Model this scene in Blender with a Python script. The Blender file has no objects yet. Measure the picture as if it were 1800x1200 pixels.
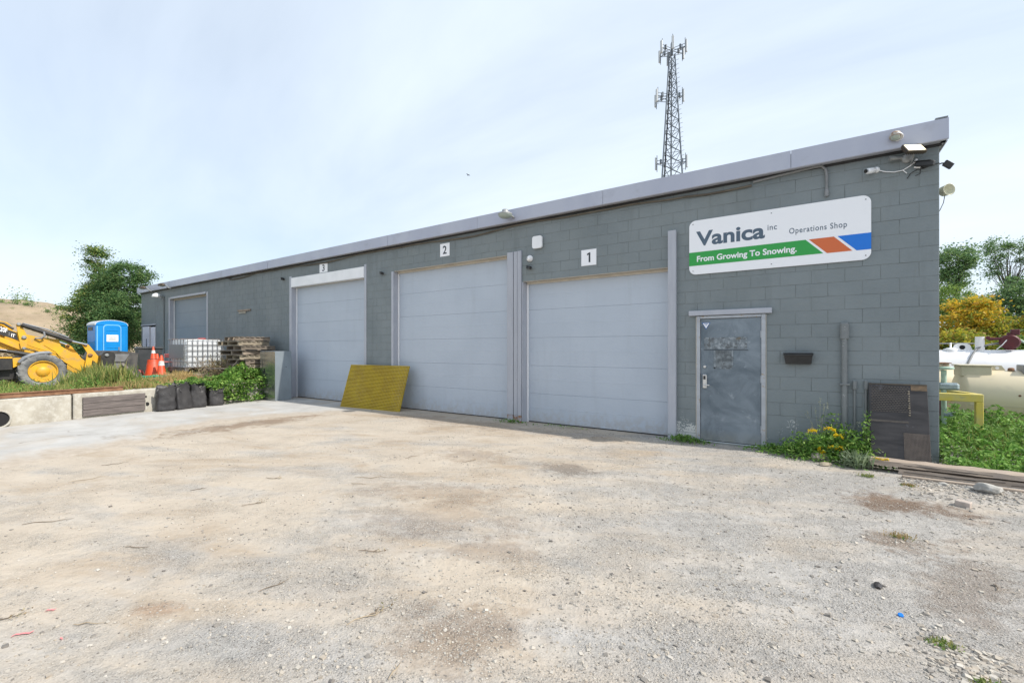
import bpy, bmesh, math, random
import numpy as np
from mathutils import Vector, Matrix, Quaternion, noise as mnoise

R = math.radians
random.seed(7)
RNG = np.random.default_rng(11)
sc = bpy.context.scene
COL = sc.collection

# ------------------------------------------------------------------ camera
CAM_H = 1.57                      # eye height in metres
FPX = 780.0                       # focal length in photo pixels (1800 wide)
HOR = 613.0                       # horizon row in the photo
YAW = math.atan(521 / 780.0)      # camera turned left of the wall normal
SN, CN = math.sin(YAW), math.cos(YAW)
WY = 8.0                          # distance of the shop front from the camera

cam_d = bpy.data.cameras.new("camera")
cam_d.sensor_width = 36.0
cam_d.lens = 36.0 * FPX / 1800.0
cam_d.shift_y = (HOR - 600.0) / 1800.0
cam_d.clip_start = 0.05
cam_d.clip_end = 3000.0
cam = bpy.data.objects.new("camera", cam_d)
COL.objects.link(cam)
cam.location = (0, 0, CAM_H)
cam.rotation_euler = (R(90), 0, YAW)
sc.camera = cam

# ------------------------------------------------------------------ sky
SUN_DIR = Vector((0.70, 0.105, 0.706)).normalized()      # towards the sun
world = bpy.data.worlds.new("World")
sc.world = world
world.use_nodes = True
wn, wl = world.node_tree.nodes, world.node_tree.links
wn.clear()
w_out = wn.new("ShaderNodeOutputWorld")
w_bg = wn.new("ShaderNodeBackground")
w_sky = wn.new("ShaderNodeTexSky")
w_sky.sky_type = 'NISHITA'
w_sky.sun_disc = False
w_sky.sun_elevation = math.asin(SUN_DIR.z)
w_sky.sun_rotation = math.atan2(SUN_DIR.x, SUN_DIR.y)
w_sky.air_density = 1.0
w_sky.dust_density = 1.6
w_sky.ozone_density = 1.2
SKY_STRENGTH = 0.13
w_bg.inputs["Strength"].default_value = SKY_STRENGTH
# thin high cloud: noise laid out on a flat layer overhead, all round the sky
w_tc = wn.new("ShaderNodeTexCoord")
w_sep = wn.new("ShaderNodeSeparateXYZ")
wl.new(w_tc.outputs["Generated"], w_sep.inputs[0])
def wmath(op, a, b=None, clamp=False):
    n = wn.new("ShaderNodeMath"); n.operation = op; n.use_clamp = clamp
    for i, q in enumerate((a, b)):
        if q is None: continue
        if isinstance(q, (int, float)): n.inputs[i].default_value = q
        else: wl.new(q, n.inputs[i])
    return n.outputs[0]
zz = wmath('ADD', wmath('MAXIMUM', w_sep.outputs[2], 0.0), 0.22)
w_cmb = wn.new("ShaderNodeCombineXYZ")
wl.new(wmath('DIVIDE', w_sep.outputs[0], zz), w_cmb.inputs[0])
wl.new(wmath('DIVIDE', w_sep.outputs[1], zz), w_cmb.inputs[1])
w_map = wn.new("ShaderNodeMapping")
w_map.inputs["Rotation"].default_value = (0, 0, R(28))
w_map.inputs["Scale"].default_value = (0.55, 1.5, 1)
w_map.inputs["Location"].default_value = (3.3, 1.2, 0)
wl.new(w_cmb.outputs[0], w_map.inputs[0])
w_n1 = wn.new("ShaderNodeTexNoise")
w_n1.inputs["Scale"].default_value = 0.75
w_n1.inputs["Detail"].default_value = 7
w_n1.inputs["Roughness"].default_value = 0.52
w_n1.inputs["Distortion"].default_value = 0.5
wl.new(w_map.outputs[0], w_n1.inputs["Vector"])
w_mr = wn.new("ShaderNodeMapRange")
w_mr.inputs[1].default_value = 0.30
w_mr.inputs[2].default_value = 0.72
w_mr.inputs[3].default_value = 0.46
w_mr.inputs[4].default_value = 1.0
wl.new(w_n1.outputs[0], w_mr.inputs[0])
w_mix = wn.new("ShaderNodeMix"); w_mix.data_type = 'RGBA'
wl.new(w_mr.outputs[0], w_mix.inputs[0])
wl.new(w_sky.outputs[0], w_mix.inputs[6])
w_mix.inputs[7].default_value = (5.5, 6.15, 6.85, 1)
wl.new(w_mix.outputs[2], w_bg.inputs["Color"])
wl.new(w_bg.outputs[0], w_out.inputs[0])

# ------------------------------------------------------------------ sun
sun_d = bpy.data.lights.new("sun", 'SUN')
sun_d.energy = 3.6
sun_d.angle = R(0.6)
sun_d.color = (1.0, 0.94, 0.85)
sun = bpy.data.objects.new("sun", sun_d)
COL.objects.link(sun)
sun.rotation_euler = SUN_DIR.to_track_quat('Z', 'Y').to_euler()
sun.location = SUN_DIR * 60

sc.view_settings.view_transform = 'Standard'
sc.view_settings.look = 'None'
sc.view_settings.exposure = 0.46
sc.view_settings.gamma = 1.0
sc.view_settings.use_curve_mapping = False

# ------------------------------------------------------------------ measuring helpers (photo pixel -> place)
def ray(u):
    a = (u - 900.0) / FPX
    return -SN + a * CN, CN + a * SN
def gpt(u, v, z=0.0):                      # a pixel on a level surface at height z
    Z = (CAM_H - z) * FPX / (v - HOR); r = ray(u)
    return r[0] * Z, r[1] * Z
def wpt(u, v, y=WY):                       # a pixel on a plane parallel to the shop front -> (x, z)
    r = ray(u); Z = y / r[1]
    return r[0] * Z, CAM_H + (HOR - v) * Z / FPX
def xpt(u, v, x):                          # a pixel on a plane of constant x -> (y, z)
    r = ray(u); Z = x / r[0]
    return r[1] * Z, CAM_H + (HOR - v) * Z / FPX

# ------------------------------------------------------------------ materials
MATS = {}
def _nodes(name):
    m = bpy.data.materials.new(name); m.use_nodes = True
    nt = m.node_tree
    return m, nt, nt.nodes["Principled BSDF"]
def _mix(nt, f, a, b, blend='MIX'):
    n = nt.nodes.new("ShaderNodeMix"); n.data_type = 'RGBA'; n.blend_type = blend
    if isinstance(f, (int, float)): n.inputs[0].default_value = f
    else: nt.links.new(f, n.inputs[0])
    for i, q in ((6, a), (7, b)):
        if isinstance(q, tuple): n.inputs[i].default_value = (*q[:3], 1)
        else: nt.links.new(q, n.inputs[i])
    return n.outputs[2]
def _noise(nt, vec, scale, detail=5, rough=0.55, stretch=None, dist=0.0):
    if stretch:
        mp = nt.nodes.new("ShaderNodeMapping"); mp.inputs["Scale"].default_value = stretch
        nt.links.new(vec, mp.inputs[0]); vec = mp.outputs[0]
    n = nt.nodes.new("ShaderNodeTexNoise")
    n.inputs["Scale"].default_value = scale; n.inputs["Detail"].default_value = detail
    n.inputs["Roughness"].default_value = rough; n.inputs["Distortion"].default_value = dist
    nt.links.new(vec, n.inputs["Vector"])
    return n.outputs[0]
def _range(nt, v, a, b, c=0.0, d=1.0, smooth=False):
    n = nt.nodes.new("ShaderNodeMapRange")
    if smooth: n.interpolation_type = 'SMOOTHSTEP'
    nt.links.new(v, n.inputs[0])
    for i, q in enumerate((a, b, c, d)): n.inputs[i + 1].default_value = q
    return n.outputs[0]
def _math(nt, op, a, b=None, clamp=False):
    n = nt.nodes.new("ShaderNodeMath"); n.operation = op; n.use_clamp = clamp
    for i, q in enumerate((a, b)):
        if q is None: continue
        if isinstance(q, (int, float)): n.inputs[i].default_value = q
        else: nt.links.new(q, n.inputs[i])
    return n.outputs[0]
def _pos(nt):
    return nt.nodes.new("ShaderNodeNewGeometry").outputs["Position"]
def _bump(nt, bsdf, h, strength, dist=0.01, prev=None):
    b = nt.nodes.new("ShaderNodeBump")
    b.inputs["Strength"].default_value = strength; b.inputs["Distance"].default_value = dist
    nt.links.new(h, b.inputs["Height"])
    if prev is not None: nt.links.new(prev, b.inputs["Normal"])
    nt.links.new(b.outputs[0], bsdf.inputs["Normal"])
    return b.outputs[0]

def mat(name, c1, c2=None, scale=4.0, lo=0.38, hi=0.62, detail=6, stretch=None, c3=None, scale3=12.0, lo3=0.58, hi3=0.66,
        rough=0.75, metal=0.0, bump=0.0, bscale=40.0, bdist=0.004, rnd=0.0, bstretch=None, spec=None, emit=None, estr=0.0):
    m, nt, b = _nodes(name)
    p = _pos(nt)
    col = c1
    if c2:
        col = _mix(nt, _range(nt, _noise(nt, p, scale, detail, stretch=stretch), lo, hi), c1, c2)
    if c3:
        col = _mix(nt, _range(nt, _noise(nt, p, scale3, 8, 0.62), lo3, hi3), col, c3)
    if rnd:
        oi = nt.nodes.new("ShaderNodeObjectInfo").outputs["Random"]
        hv = nt.nodes.new("ShaderNodeHueSaturation")
        nt.links.new(_range(nt, oi, 0, 1, 1 - rnd, 1 + rnd), hv.inputs["Value"])
        if isinstance(col, tuple): hv.inputs["Color"].default_value = (*col, 1)
        else: nt.links.new(col, hv.inputs["Color"])
        col = hv.outputs[0]
    if isinstance(col, tuple): b.inputs["Base Color"].default_value = (*col, 1)
    else: nt.links.new(col, b.inputs["Base Color"])
    b.inputs["Roughness"].default_value = rough
    b.inputs["Metallic"].default_value = metal
    if spec is not None: b.inputs["Specular IOR Level"].default_value = spec
    if bump:
        _bump(nt, b, _noise(nt, p, bscale, 6, 0.6, stretch=bstretch), bump, bdist)
    if emit:
        b.inputs["Emission Color"].default_value = (*emit, 1); b.inputs["Emission Strength"].default_value = estr
    MATS[name] = m
    return m

def leaf_mat(name, cols, rough=0.6, trans=0.35):
    """leaf colour differs from leaf to leaf; some light passes through"""
    m, nt, b = _nodes(name)
    g = nt.nodes.new("ShaderNodeNewGeometry")
    rp = nt.nodes.new("ShaderNodeValToRGB")
    el = rp.color_ramp.elements
    while len(el) < len(cols): el.new(0.5)
    for i, c in enumerate(cols):
        el[i].position = i / max(1, len(cols) - 1); el[i].color = (*c, 1)
    nt.links.new(g.outputs["Random Per Island"], rp.inputs[0])
    big = _noise(nt, g.outputs["Position"], 1.6, 3)
    hv = nt.nodes.new("ShaderNodeHueSaturation")
    nt.links.new(_range(nt, big, 0.3, 0.7, 0.75, 1.25), hv.inputs["Value"])
    nt.links.new(rp.outputs[0], hv.inputs["Color"])
    nt.links.new(hv.outputs[0], b.inputs["Base Color"])
    b.inputs["Roughness"].default_value = rough
    b.inputs["Specular IOR Level"].default_value = 0.3
    tr = nt.nodes.new("ShaderNodeBsdfTranslucent")
    nt.links.new(hv.outputs[0], tr.inputs[0])
    mx = nt.nodes.new("ShaderNodeMixShader"); mx.inputs[0].default_value = trans
    nt.links.new(b.outputs[0], mx.inputs[1]); nt.links.new(tr.outputs[0], mx.inputs[2])
    nt.links.new(mx.outputs[0], nt.nodes["Material Output"].inputs[0])
    MATS[name] = m
    return m

def island_mat(name, cols, rough=0.85):
    m, nt, b = _nodes(name)
    g = nt.nodes.new("ShaderNodeNewGeometry")
    rp = nt.nodes.new("ShaderNodeValToRGB"); el = rp.color_ramp.elements
    while len(el) < len(cols): el.new(0.5)
    for i, c in enumerate(cols):
        el[i].position = i / max(1, len(cols) - 1); el[i].color = (*c, 1)
    nt.links.new(g.outputs["Random Per Island"], rp.inputs[0])
    nt.links.new(rp.outputs[0], b.inputs["Base Color"])
    b.inputs["Roughness"].default_value = rough
    MATS[name] = m
    return m

# ground: packed dirt and fine crushed stone
def ground_material():
    m, nt, b = _nodes("lot_ground")
    p = _pos(nt)
    n_big = _noise(nt, p, 0.33, 6, 0.6, dist=0.7)
    n_mid = _noise(nt, p, 1.25, 7, 0.6, dist=0.4)
    n_fin = _noise(nt, p, 9.0, 6, 0.65)
    mpr = nt.nodes.new("ShaderNodeMapping"); mpr.inputs["Rotation"].default_value = (0, 0, R(-24)); nt.links.new(p, mpr.inputs[0])
    n_drv = _noise(nt, mpr.outputs[0], 1.0, 8, 0.62, stretch=(0.38, 1.9, 1), dist=0.25)      # worn wheel lines
    sep = nt.nodes.new("ShaderNodeSeparateXYZ"); nt.links.new(p, sep.inputs[0])
    # greyer crushed stone towards the east end of the lot, tan dirt elsewhere
    east = _range(nt, sep.outputs[0], -5.0, 0.6, -0.085, 0.07)
    mixn = _math(nt, 'ADD', _math(nt, 'MULTIPLY', n_drv, 0.45), _math(nt, 'ADD', _math(nt, 'MULTIPLY', n_big, 0.25), _math(nt, 'MULTIPLY', n_mid, 0.3)))
    grey_f = _range(nt, _math(nt, 'ADD', mixn, east), 0.43, 0.58)
    tan = _mix(nt, _range(nt, n_mid, 0.35, 0.65), (0.435, 0.375, 0.305), (0.49, 0.43, 0.355))
    tan = _mix(nt, _range(nt, _noise(nt, mpr.outputs[0], 0.9, 7, 0.64, stretch=(0.6, 1.3, 1), dist=0.5), 0.50, 0.68, 0, 0.85), tan, (0.345, 0.27, 0.195))
    grey = _mix(nt, _range(nt, n_fin, 0.35, 0.65), (0.345, 0.33, 0.308), (0.44, 0.42, 0.395))
    col = _mix(nt, grey_f, tan, grey)
    # damp / oily brown stains with shapes of their own
    n_st = _noise(nt, p, 2.6, 7, 0.65, dist=0.3)
    def stain(cx, cy, rx, ry, rot, amount, colr):
        nonlocal col
        mp = nt.nodes.new("ShaderNodeMapping"); mp.vector_type = 'TEXTURE'
        mp.inputs["Location"].default_value = (cx, cy, 0); mp.inputs["Rotation"].default_value = (0, 0, rot)
        mp.inputs["Scale"].default_value = (rx, ry, 1)
        nt.links.new(p, mp.inputs[0])
        s2 = nt.nodes.new("ShaderNodeSeparateXYZ"); nt.links.new(mp.outputs[0], s2.inputs[0])
        d = _math(nt, 'SQRT', _math(nt, 'ADD', _math(nt, 'POWER', s2.outputs[0], 2.0), _math(nt, 'POWER', s2.outputs[1], 2.0)))
        d = _math(nt, 'ADD', d, _math(nt, 'MULTIPLY', _math(nt, 'SUBTRACT', n_st, 0.5), 2.6))
        d = _math(nt, 'ADD', d, _math(nt, 'MULTIPLY', _math(nt, 'SUBTRACT', n_fin, 0.5), 1.8))
        f = _range(nt, d, 0.25, 1.15, amount, 0.0, smooth=True)
        col = _mix(nt, f, col, colr)
    BR = (0.19, 0.125, 0.078)
    stain(0.78, 5.95, 0.62, 0.36, 0.1, 0.85, (0.16, 0.10, 0.062))
    stain(-1.62, 1.86, 0.42, 0.34, 0.5, 0.5, BR)
    stain(-2.05, 2.75, 0.5, 0.25, 0.7, 0.35, BR)
    stain(-9.7, 4.7, 0.55, 2.0, 0.0, 0.7, BR)
    stain(-4.1, 5.1, 0.7, 0.5, 0.3, 0.38, BR)
    stain(-2.6, 5.2, 0.45, 0.4, 0.3, 0.7, (0.17, 0.14, 0.115))
    stain(-3.3, 3.6, 1.1, 0.35, 0.55, 0.34, BR)
    stain(-2.9, 3.0, 1.0, 0.5, 0.55, 0.3, BR)
    stain(-3.3, 1.05, 0.2, 0.09, 0.6, 0.5, (0.30, 0.19, 0.12))
    stain(-6.2, 7.3, 3.5, 0.5, 0.0, 0.35, BR)
    stain(0.62, 4.75, 0.22, 0.30, 0.2, 0.6, BR)
    stain(0.9, 4.2, 0.25, 0.9, -0.25, 0.4, BR)
    # speckle of grit: pale and dark specks, gathered in drifts with packed smooth dirt between
    patch = _range(nt, _math(nt, 'ADD', _math(nt, 'MULTIPLY', _noise(nt, mpr.outputs[0], 1.7, 7, 0.65, stretch=(0.7, 1.3, 1), dist=0.4), 0.65), _math(nt, 'MULTIPLY', grey_f, 0.12)), 0.30, 0.46, 0.10, 1.0)
    def specks(scale, lo, hi, colr, amt):
        nonlocal col
        v = nt.nodes.new("ShaderNodeTexVoronoi"); v.inputs["Scale"].default_value = scale
        nt.links.new(p, v.inputs["Vector"])
        f = _range(nt, v.outputs["Distance"], lo, hi, amt, 0.0)
        rc = nt.nodes.new("ShaderNodeSeparateColor"); nt.links.new(v.outputs["Color"], rc.inputs[0])
        f = _math(nt, 'MULTIPLY', f, _math(nt, 'GREATER_THAN', rc.outputs[0], 0.62))
        f = _math(nt, 'MULTIPLY', f, patch)
        col = _mix(nt, f, col, colr)
        return v.outputs["Distance"]
    v1 = specks(75, 0.22, 0.40, (0.15, 0.135, 0.12), 0.85)
    v2 = specks(110, 0.24, 0.42, (0.62, 0.60, 0.56), 0.85)
    v3 = specks(38, 0.14, 0.26, (0.22, 0.20, 0.175), 0.8)
    v4 = specks(210, 0.26, 0.44, (0.16, 0.145, 0.13), 0.8)
    v5 = specks(52, 0.12, 0.24, (0.60, 0.57, 0.52), 0.7)
    nt.links.new(col, b.inputs["Base Color"])
    b.inputs["Roughness"].default_value = 0.95
    b.inputs["Specular IOR Level"].default_value = 0.15
    n0 = _bump(nt, b, n_fin, 0.8, 0.03)
    n1 = _bump(nt, b, _math(nt, 'MULTIPLY', _noise(nt, p, 60, 5, 0.7), patch), 1.0, 0.016, n0)
    n2 = _bump(nt, b, _math(nt, 'MULTIPLY', v1, patch), 0.6, 0.010, n1)
    MATS["lot_ground"] = m
    return m

def wall_paint():
    """grey masonry paint, slightly different from block to block, flaked to pale masonry low down by the door"""
    m, nt, b = _nodes("grey_wall_paint")
    p = _pos(nt)
    sep = nt.nodes.new("ShaderNodeSeparateXYZ"); nt.links.new(p, sep.inputs[0])
    base = _mix(nt, _range(nt, _noise(nt, p, 1.1, 6, 0.6), 0.35, 0.65), (0.178, 0.208, 0.220), (0.212, 0.243, 0.255))
    base = _mix(nt, _range(nt, _noise(nt, p, 14, 6, 0.6, stretch=(1, 1, 0.5)), 0.55, 0.75, 0, 0.35), base, (0.215, 0.225, 0.222))
    base = _mix(nt, _range(nt, _noise(nt, p, 3.2, 7, 0.65, stretch=(1, 1, 0.16), dist=0.2), 0.52, 0.72, 0, 0.45), base, (0.125, 0.142, 0.145))
    base = _mix(nt, _range(nt, _noise(nt, p, 0.7, 5, 0.6), 0.5, 0.7, 0, 0.5), base, (0.215, 0.242, 0.238))
    oi = nt.nodes.new("ShaderNodeObjectInfo").outputs["Random"]
    hv = nt.nodes.new("ShaderNodeHueSaturation")
    nt.links.new(_range(nt, oi, 0, 1, 0.983, 1.017), hv.inputs["Value"]); nt.links.new(base, hv.inputs["Color"])
    # flaking: stronger below half a metre
    n1 = _noise(nt, p, 34, 6, 0.7); n2 = _noise(nt, p, 2.4, 4, 0.6)
    low = _range(nt, sep.outputs[2], 0.0, 0.75, 0.13, 0.0)
    near_door = _range(nt, _math(nt, 'ABSOLUTE', _math(nt, 'ADD', sep.outputs[0], 1.72)), 0.05, 0.5, 0.15, 0.0)
    nd = _math(nt, 'MULTIPLY', near_door, _range(nt, sep.outputs[2], 0.0, 0.9, 1.0, 0.0))
    s = _math(nt, 'ADD', _math(nt, 'MULTIPLY', n1, 0.55), _math(nt, 'MULTIPLY', n2, 0.45))
    s = _math(nt, 'ADD', _math(nt, 'ADD', s, low), nd)
    chip = _range(nt, s, 0.672, 0.69)
    col = _mix(nt, chip, hv.outputs[0], (0.52, 0.53, 0.52))
    nt.links.new(col, b.inputs["Base Color"])
    b.inputs["Roughness"].default_value = 0.62
    b.inputs["Specular IOR Level"].default_value = 0.35
    n0 = _bump(nt, b, _noise(nt, p, 90, 6, 0.7), 0.5, 0.005)
    _bump(nt, b, _noise(nt, p, 12, 5, 0.6, stretch=(1, 1, 2)), 0.4, 0.014, n0)
    MATS["grey_wall_paint"] = m
    return m

def door_steel():
    """the shop's steel door: grey paint rubbed, smeared and rusty, stronger wear in the middle band"""
    m, nt, b = _nodes("worn_door_paint")
    p = _pos(nt)
    base = _mix(nt, _range(nt, _noise(nt, p, 2.3, 6, 0.62, dist=0.6), 0.36, 0.64), (0.105, 0.138, 0.168), (0.215, 0.258, 0.30))
    base = _mix(nt, _range(nt, _noise(nt, p, 5.5, 7, 0.66), 0.58, 0.74, 0, 0.75), base, (0.36, 0.40, 0.44))
    sep = nt.nodes.new("ShaderNodeSeparateXYZ"); nt.links.new(p, sep.inputs[0])
    low = _range(nt, sep.outputs[2], 0.06, 0.24, 0.5, 0.0)
    base = _mix(nt, _math(nt, 'MULTIPLY', low, _noise(nt, p, 6, 5)), base, (0.42, 0.37, 0.25))
    nt.links.new(base, b.inputs["Base Color"])
    b.inputs["Roughness"].default_value = 0.42
    b.inputs["Metallic"].default_value = 0.15
    _bump(nt, b, _noise(nt, p, 7, 4), 0.12, 0.01)
    MATS["worn_door_paint"] = m
    return m

def door_patch():
    m, nt, b = _nodes("torn_sticker_residue")
    p = _pos(nt)
    c = _mix(nt, _range(nt, _noise(nt, p, 15, 8, 0.7), 0.48, 0.62), (0.17, 0.20, 0.225), (0.36, 0.40, 0.43))
    c = _mix(nt, _range(nt, _noise(nt, p, 9, 6, 0.65), 0.50, 0.6, 0, 0.8), c, (0.075, 0.082, 0.085))
    c = _mix(nt, _range(nt, _noise(nt, p, 5, 5, 0.6), 0.58, 0.66, 0, 0.55), c, (0.19, 0.14, 0.06))
    nt.links.new(c, b.inputs["Base Color"]); b.inputs["Roughness"].default_value = 0.7
    MATS["torn_sticker_residue"] = m
    return m

def yard_concrete():
    """old slab: pale, stained, cracked, dirt drifted over its broken edge"""
    m, nt, b = _nodes("yard_concrete")
    p = _pos(nt)
    c = _mix(nt, _range(nt, _noise(nt, p, 1.3, 7, 0.62), 0.36, 0.64), (0.38, 0.37, 0.352), (0.48, 0.47, 0.45))
    c = _mix(nt, _range(nt, _noise(nt, p, 0.55, 6, 0.6, stretch=(1, 1.6, 1), dist=0.8), 0.50, 0.66, 0, 0.6), c, (0.39, 0.335, 0.27))
    wob = nt.nodes.new("ShaderNodeVectorMath"); wob.operation = 'ADD'
    nz = nt.nodes.new("ShaderNodeTexNoise"); nz.inputs["Scale"].default_value = 1.4; nz.inputs["Detail"].default_value = 6
    nt.links.new(p, nz.inputs["Vector"]); nt.links.new(p, wob.inputs[0]); nt.links.new(nz.outputs["Color"], wob.inputs[1])
    vo = nt.nodes.new("ShaderNodeTexVoronoi"); vo.feature = 'DISTANCE_TO_EDGE'; vo.inputs["Scale"].default_value = 0.42
    nt.links.new(wob.outputs[0], vo.inputs["Vector"])
    crack = _math(nt, 'MULTIPLY', _range(nt, vo.outputs["Distance"], 0.004, 0.012, 0.75, 0.0), _range(nt, _noise(nt, p, 0.9, 4), 0.45, 0.6))
    c = _mix(nt, crack, c, (0.17, 0.145, 0.115))
    at_ = nt.nodes.new("ShaderNodeAttribute"); at_.attribute_name = "drift"
    dn = _math(nt, 'ADD', _math(nt, 'MULTIPLY', at_.outputs["Fac"], 0.75), _math(nt, 'MULTIPLY', _noise(nt, p, 1.6, 8, 0.68, stretch=(.8, 1.5, 1)), 0.8))
    dirt = _mix(nt, _range(nt, _noise(nt, p, 9, 6, 0.65), 0.35, 0.65), (0.37, 0.315, 0.255), (0.455, 0.40, 0.335))
    c = _mix(nt, _range(nt, dn, 0.66, 0.98), c, dirt)
    nt.links.new(c, b.inputs["Base Color"]); b.inputs["Roughness"].default_value = 0.93; b.inputs["Specular IOR Level"].default_value = 0.2
    n0 = _bump(nt, b, _noise(nt, p, 25, 6, 0.65), 0.4, 0.01)
    _bump(nt, b, _noise(nt, p, 3, 5, 0.6), 0.3, 0.03, n0)
    MATS["yard_concrete"] = m
ground_material(); yard_concrete(); wall_paint(); door_steel(); door_patch()
mat("mortar_paint", (0.125, 0.143, 0.146), (0.20, 0.224, 0.227), 3.5, lo=0.36, hi=0.56, rough=0.8)
mat("lavender_trim", (0.39, 0.41, 0.465), (0.43, 0.45, 0.50), 3, rough=0.45, bump=0.06, bscale=3, bdist=0.02)
mat("fascia_metal", (0.385, 0.41, 0.50), (0.43, 0.455, 0.535), 1.3, stretch=(1, 1, .25), c3=(0.31, 0.32, 0.37), scale3=2.2, lo3=0.56, hi3=0.78, rough=0.36, bump=0.16, bscale=1.1, bdist=0.05, spec=0.5)
mat("trim_board", (0.375, 0.395, 0.445), (0.415, 0.435, 0.485), 2.5, stretch=(6, 6, .7), c3=(0.25, 0.20, 0.17), scale3=7, lo3=0.66, hi3=0.74, rough=0.6, bump=0.15, bscale=25, bstretch=(5, 5, .6))
mat("rusty_trim", (0.38, 0.38, 0.42), (0.27, 0.13, 0.05), 9, lo=0.46, hi=0.6, rough=0.75, bump=0.2)
def door_skin():
    """pressed steel door paint: faint woodgrain, rain dirt and splash marks near the sill"""
    m, nt, b = _nodes("overhead_door")
    p = _pos(nt)
    sep = nt.nodes.new("ShaderNodeSeparateXYZ"); nt.links.new(p, sep.inputs[0])
    c = _mix(nt, _range(nt, _noise(nt, p, 0.9, 6), 0.38, 0.62), (0.425, 0.48, 0.555), (0.455, 0.51, 0.585))
    c = _mix(nt, _range(nt, _noise(nt, p, 4.5, 7, 0.65, stretch=(1, 1, 0.12)), 0.54, 0.76, 0, 0.28), c, (0.34, 0.375, 0.42))
    low = _range(nt, sep.outputs[2], 0.0, 0.5, 1.0, 0.0)
    sp_ = _range(nt, _math(nt, 'ADD', _noise(nt, p, 9, 7, 0.7), _math(nt, 'MULTIPLY', low, 0.22)), 0.56, 0.74, 0, 0.55)
    c = _mix(nt, _math(nt, 'MULTIPLY', sp_, low), c, (0.36, 0.33, 0.29))
    c = _mix(nt, _range(nt, _noise(nt, p, 42, 5, 0.7, stretch=(0.5, 1, 1)), 0.70, 0.73, 0, 0.5), c, (0.27, 0.29, 0.31))
    nt.links.new(c, b.inputs["Base Color"]); b.inputs["Roughness"].default_value = 0.45
    n0 = _bump(nt, b, _noise(nt, p, 22, 6, 0.6, stretch=(0.25, 1, 6)), 0.3, 0.006)
    _bump(nt, b, _noise(nt, p, 1.6, 3), 0.15, 0.03, n0)
    MATS["overhead_door"] = m
door_skin()
mat("dock_door", (0.19, 0.235, 0.28), (0.215, 0.26, 0.305), 1.0, rough=0.5, bump=0.15, bscale=22, bstretch=(0.25, 1, 6))
mat("white_paint", (0.84, 0.85, 0.87), (0.78, 0.79, 0.81), 3, rough=0.4)
mat("white_door_paint", (0.78, 0.79, 0.86), (0.72, 0.73, 0.80), 3, rough=0.45)
mat("cream_seal", (0.56, 0.52, 0.45), (0.48, 0.44, 0.38), 3, rough=0.6)
mat("frame_metal", (0.42, 0.45, 0.49), (0.36, 0.385, 0.42), 6, c3=(0.33, 0.24, 0.13), scale3=16, lo3=0.62, hi3=0.70, rough=0.4, metal=0.25)
mat("lock_metal", (0.62, 0.63, 0.64), rough=0.28, metal=0.85)
mat("black_plastic", (0.018, 0.019, 0.021), (0.030, 0.031, 0.033), 8, rough=0.42)
mat("black_rubber", (0.03, 0.03, 0.03), (0.05, 0.048, 0.045), 12, rough=0.8)
mat("dark_void", (0.012, 0.012, 0.013), rough=0.9)
mat("glass_dark", (0.02, 0.025, 0.03), rough=0.08)
mat("sign_white", (0.85, 0.86, 0.89), rough=0.3)
mat("sign_green", (0.022, 0.33, 0.055), rough=0.35)
mat("sign_orange", (0.62, 0.135, 0.035), rough=0.35)
mat("sign_blue", (0.0, 0.165, 0.66), rough=0.35)
mat("sign_slate", (0.075, 0.115, 0.165), rough=0.4)
mat("plate_ink", (0.03, 0.038, 0.05), rough=0.5)
mat("sticker_blue", (0.03, 0.12, 0.34), rough=0.4)
mat("conduit_grey", (0.165, 0.18, 0.185), (0.19, 0.205, 0.21), 5, c3=(0.5, 0.52, 0.52), scale3=22, lo3=0.64, hi3=0.68, rough=0.55)
mat("conduit_pale", (0.24, 0.245, 0.25), (0.19, 0.195, 0.2), 7, rough=0.5)
mat("cable_brown", (0.10, 0.085, 0.065), (0.16, 0.14, 0.11), 3, rough=0.7)
mat("cable_dark", (0.03, 0.03, 0.032), rough=0.6)
mat("rust", (0.17, 0.085, 0.045), (0.27, 0.15, 0.085), 7, rough=0.85, bump=0.25, bscale=60)
mat("rusty_lamp", (0.42, 0.40, 0.36), (0.22, 0.10, 0.04), 16, lo=0.45, hi=0.6, rough=0.6, metal=0.2)
mat("led_panel", (0.9, 0.8, 0.6), rough=0.4, emit=(1.0, 0.86, 0.55), estr=1.25)
mat("lamp_bronze", (0.10, 0.075, 0.05), (0.06, 0.05, 0.04), 8, rough=0.5, metal=0.4)
mat("grey_casting", (0.34, 0.35, 0.35), (0.24, 0.25, 0.25), 12, rough=0.5, metal=0.3)
mat("lens_glass", (0.36, 0.42, 0.38), rough=0.15)
mat("cream_plastic", (0.63, 0.63, 0.48), (0.56, 0.56, 0.42), 8, rough=0.5)
mat("concrete_block_old", (0.43, 0.405, 0.345), (0.34, 0.315, 0.265), 3.5, stretch=(1, 1, .5), c3=(0.50, 0.485, 0.435), scale3=9, lo3=0.46, hi3=0.68, rough=0.9, bump=0.35, bscale=18, bdist=0.015)
mat("concrete_apron", (0.47, 0.455, 0.43), (0.40, 0.38, 0.35), 1.1, c3=(0.40, 0.34, 0.27), scale3=1.7, lo3=0.55, hi3=0.68, rough=0.9, bump=0.3, bscale=30, bdist=0.008)
mat("grey_timber", (0.20, 0.175, 0.155), (0.115, 0.098, 0.088), 5, stretch=(0.5, 6, 6), c3=(0.30, 0.28, 0.26), scale3=9, lo3=0.55, hi3=0.7, rough=0.9, bump=0.35, bscale=14, bstretch=(.6, 8, 8), rnd=0.2)
mat("bumper_board", (0.105, 0.09, 0.085), (0.17, 0.145, 0.135), 4, stretch=(4, 0.6, 7), rough=0.85, bump=0.4, bscale=12, bstretch=(4, .6, 8))
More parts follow.
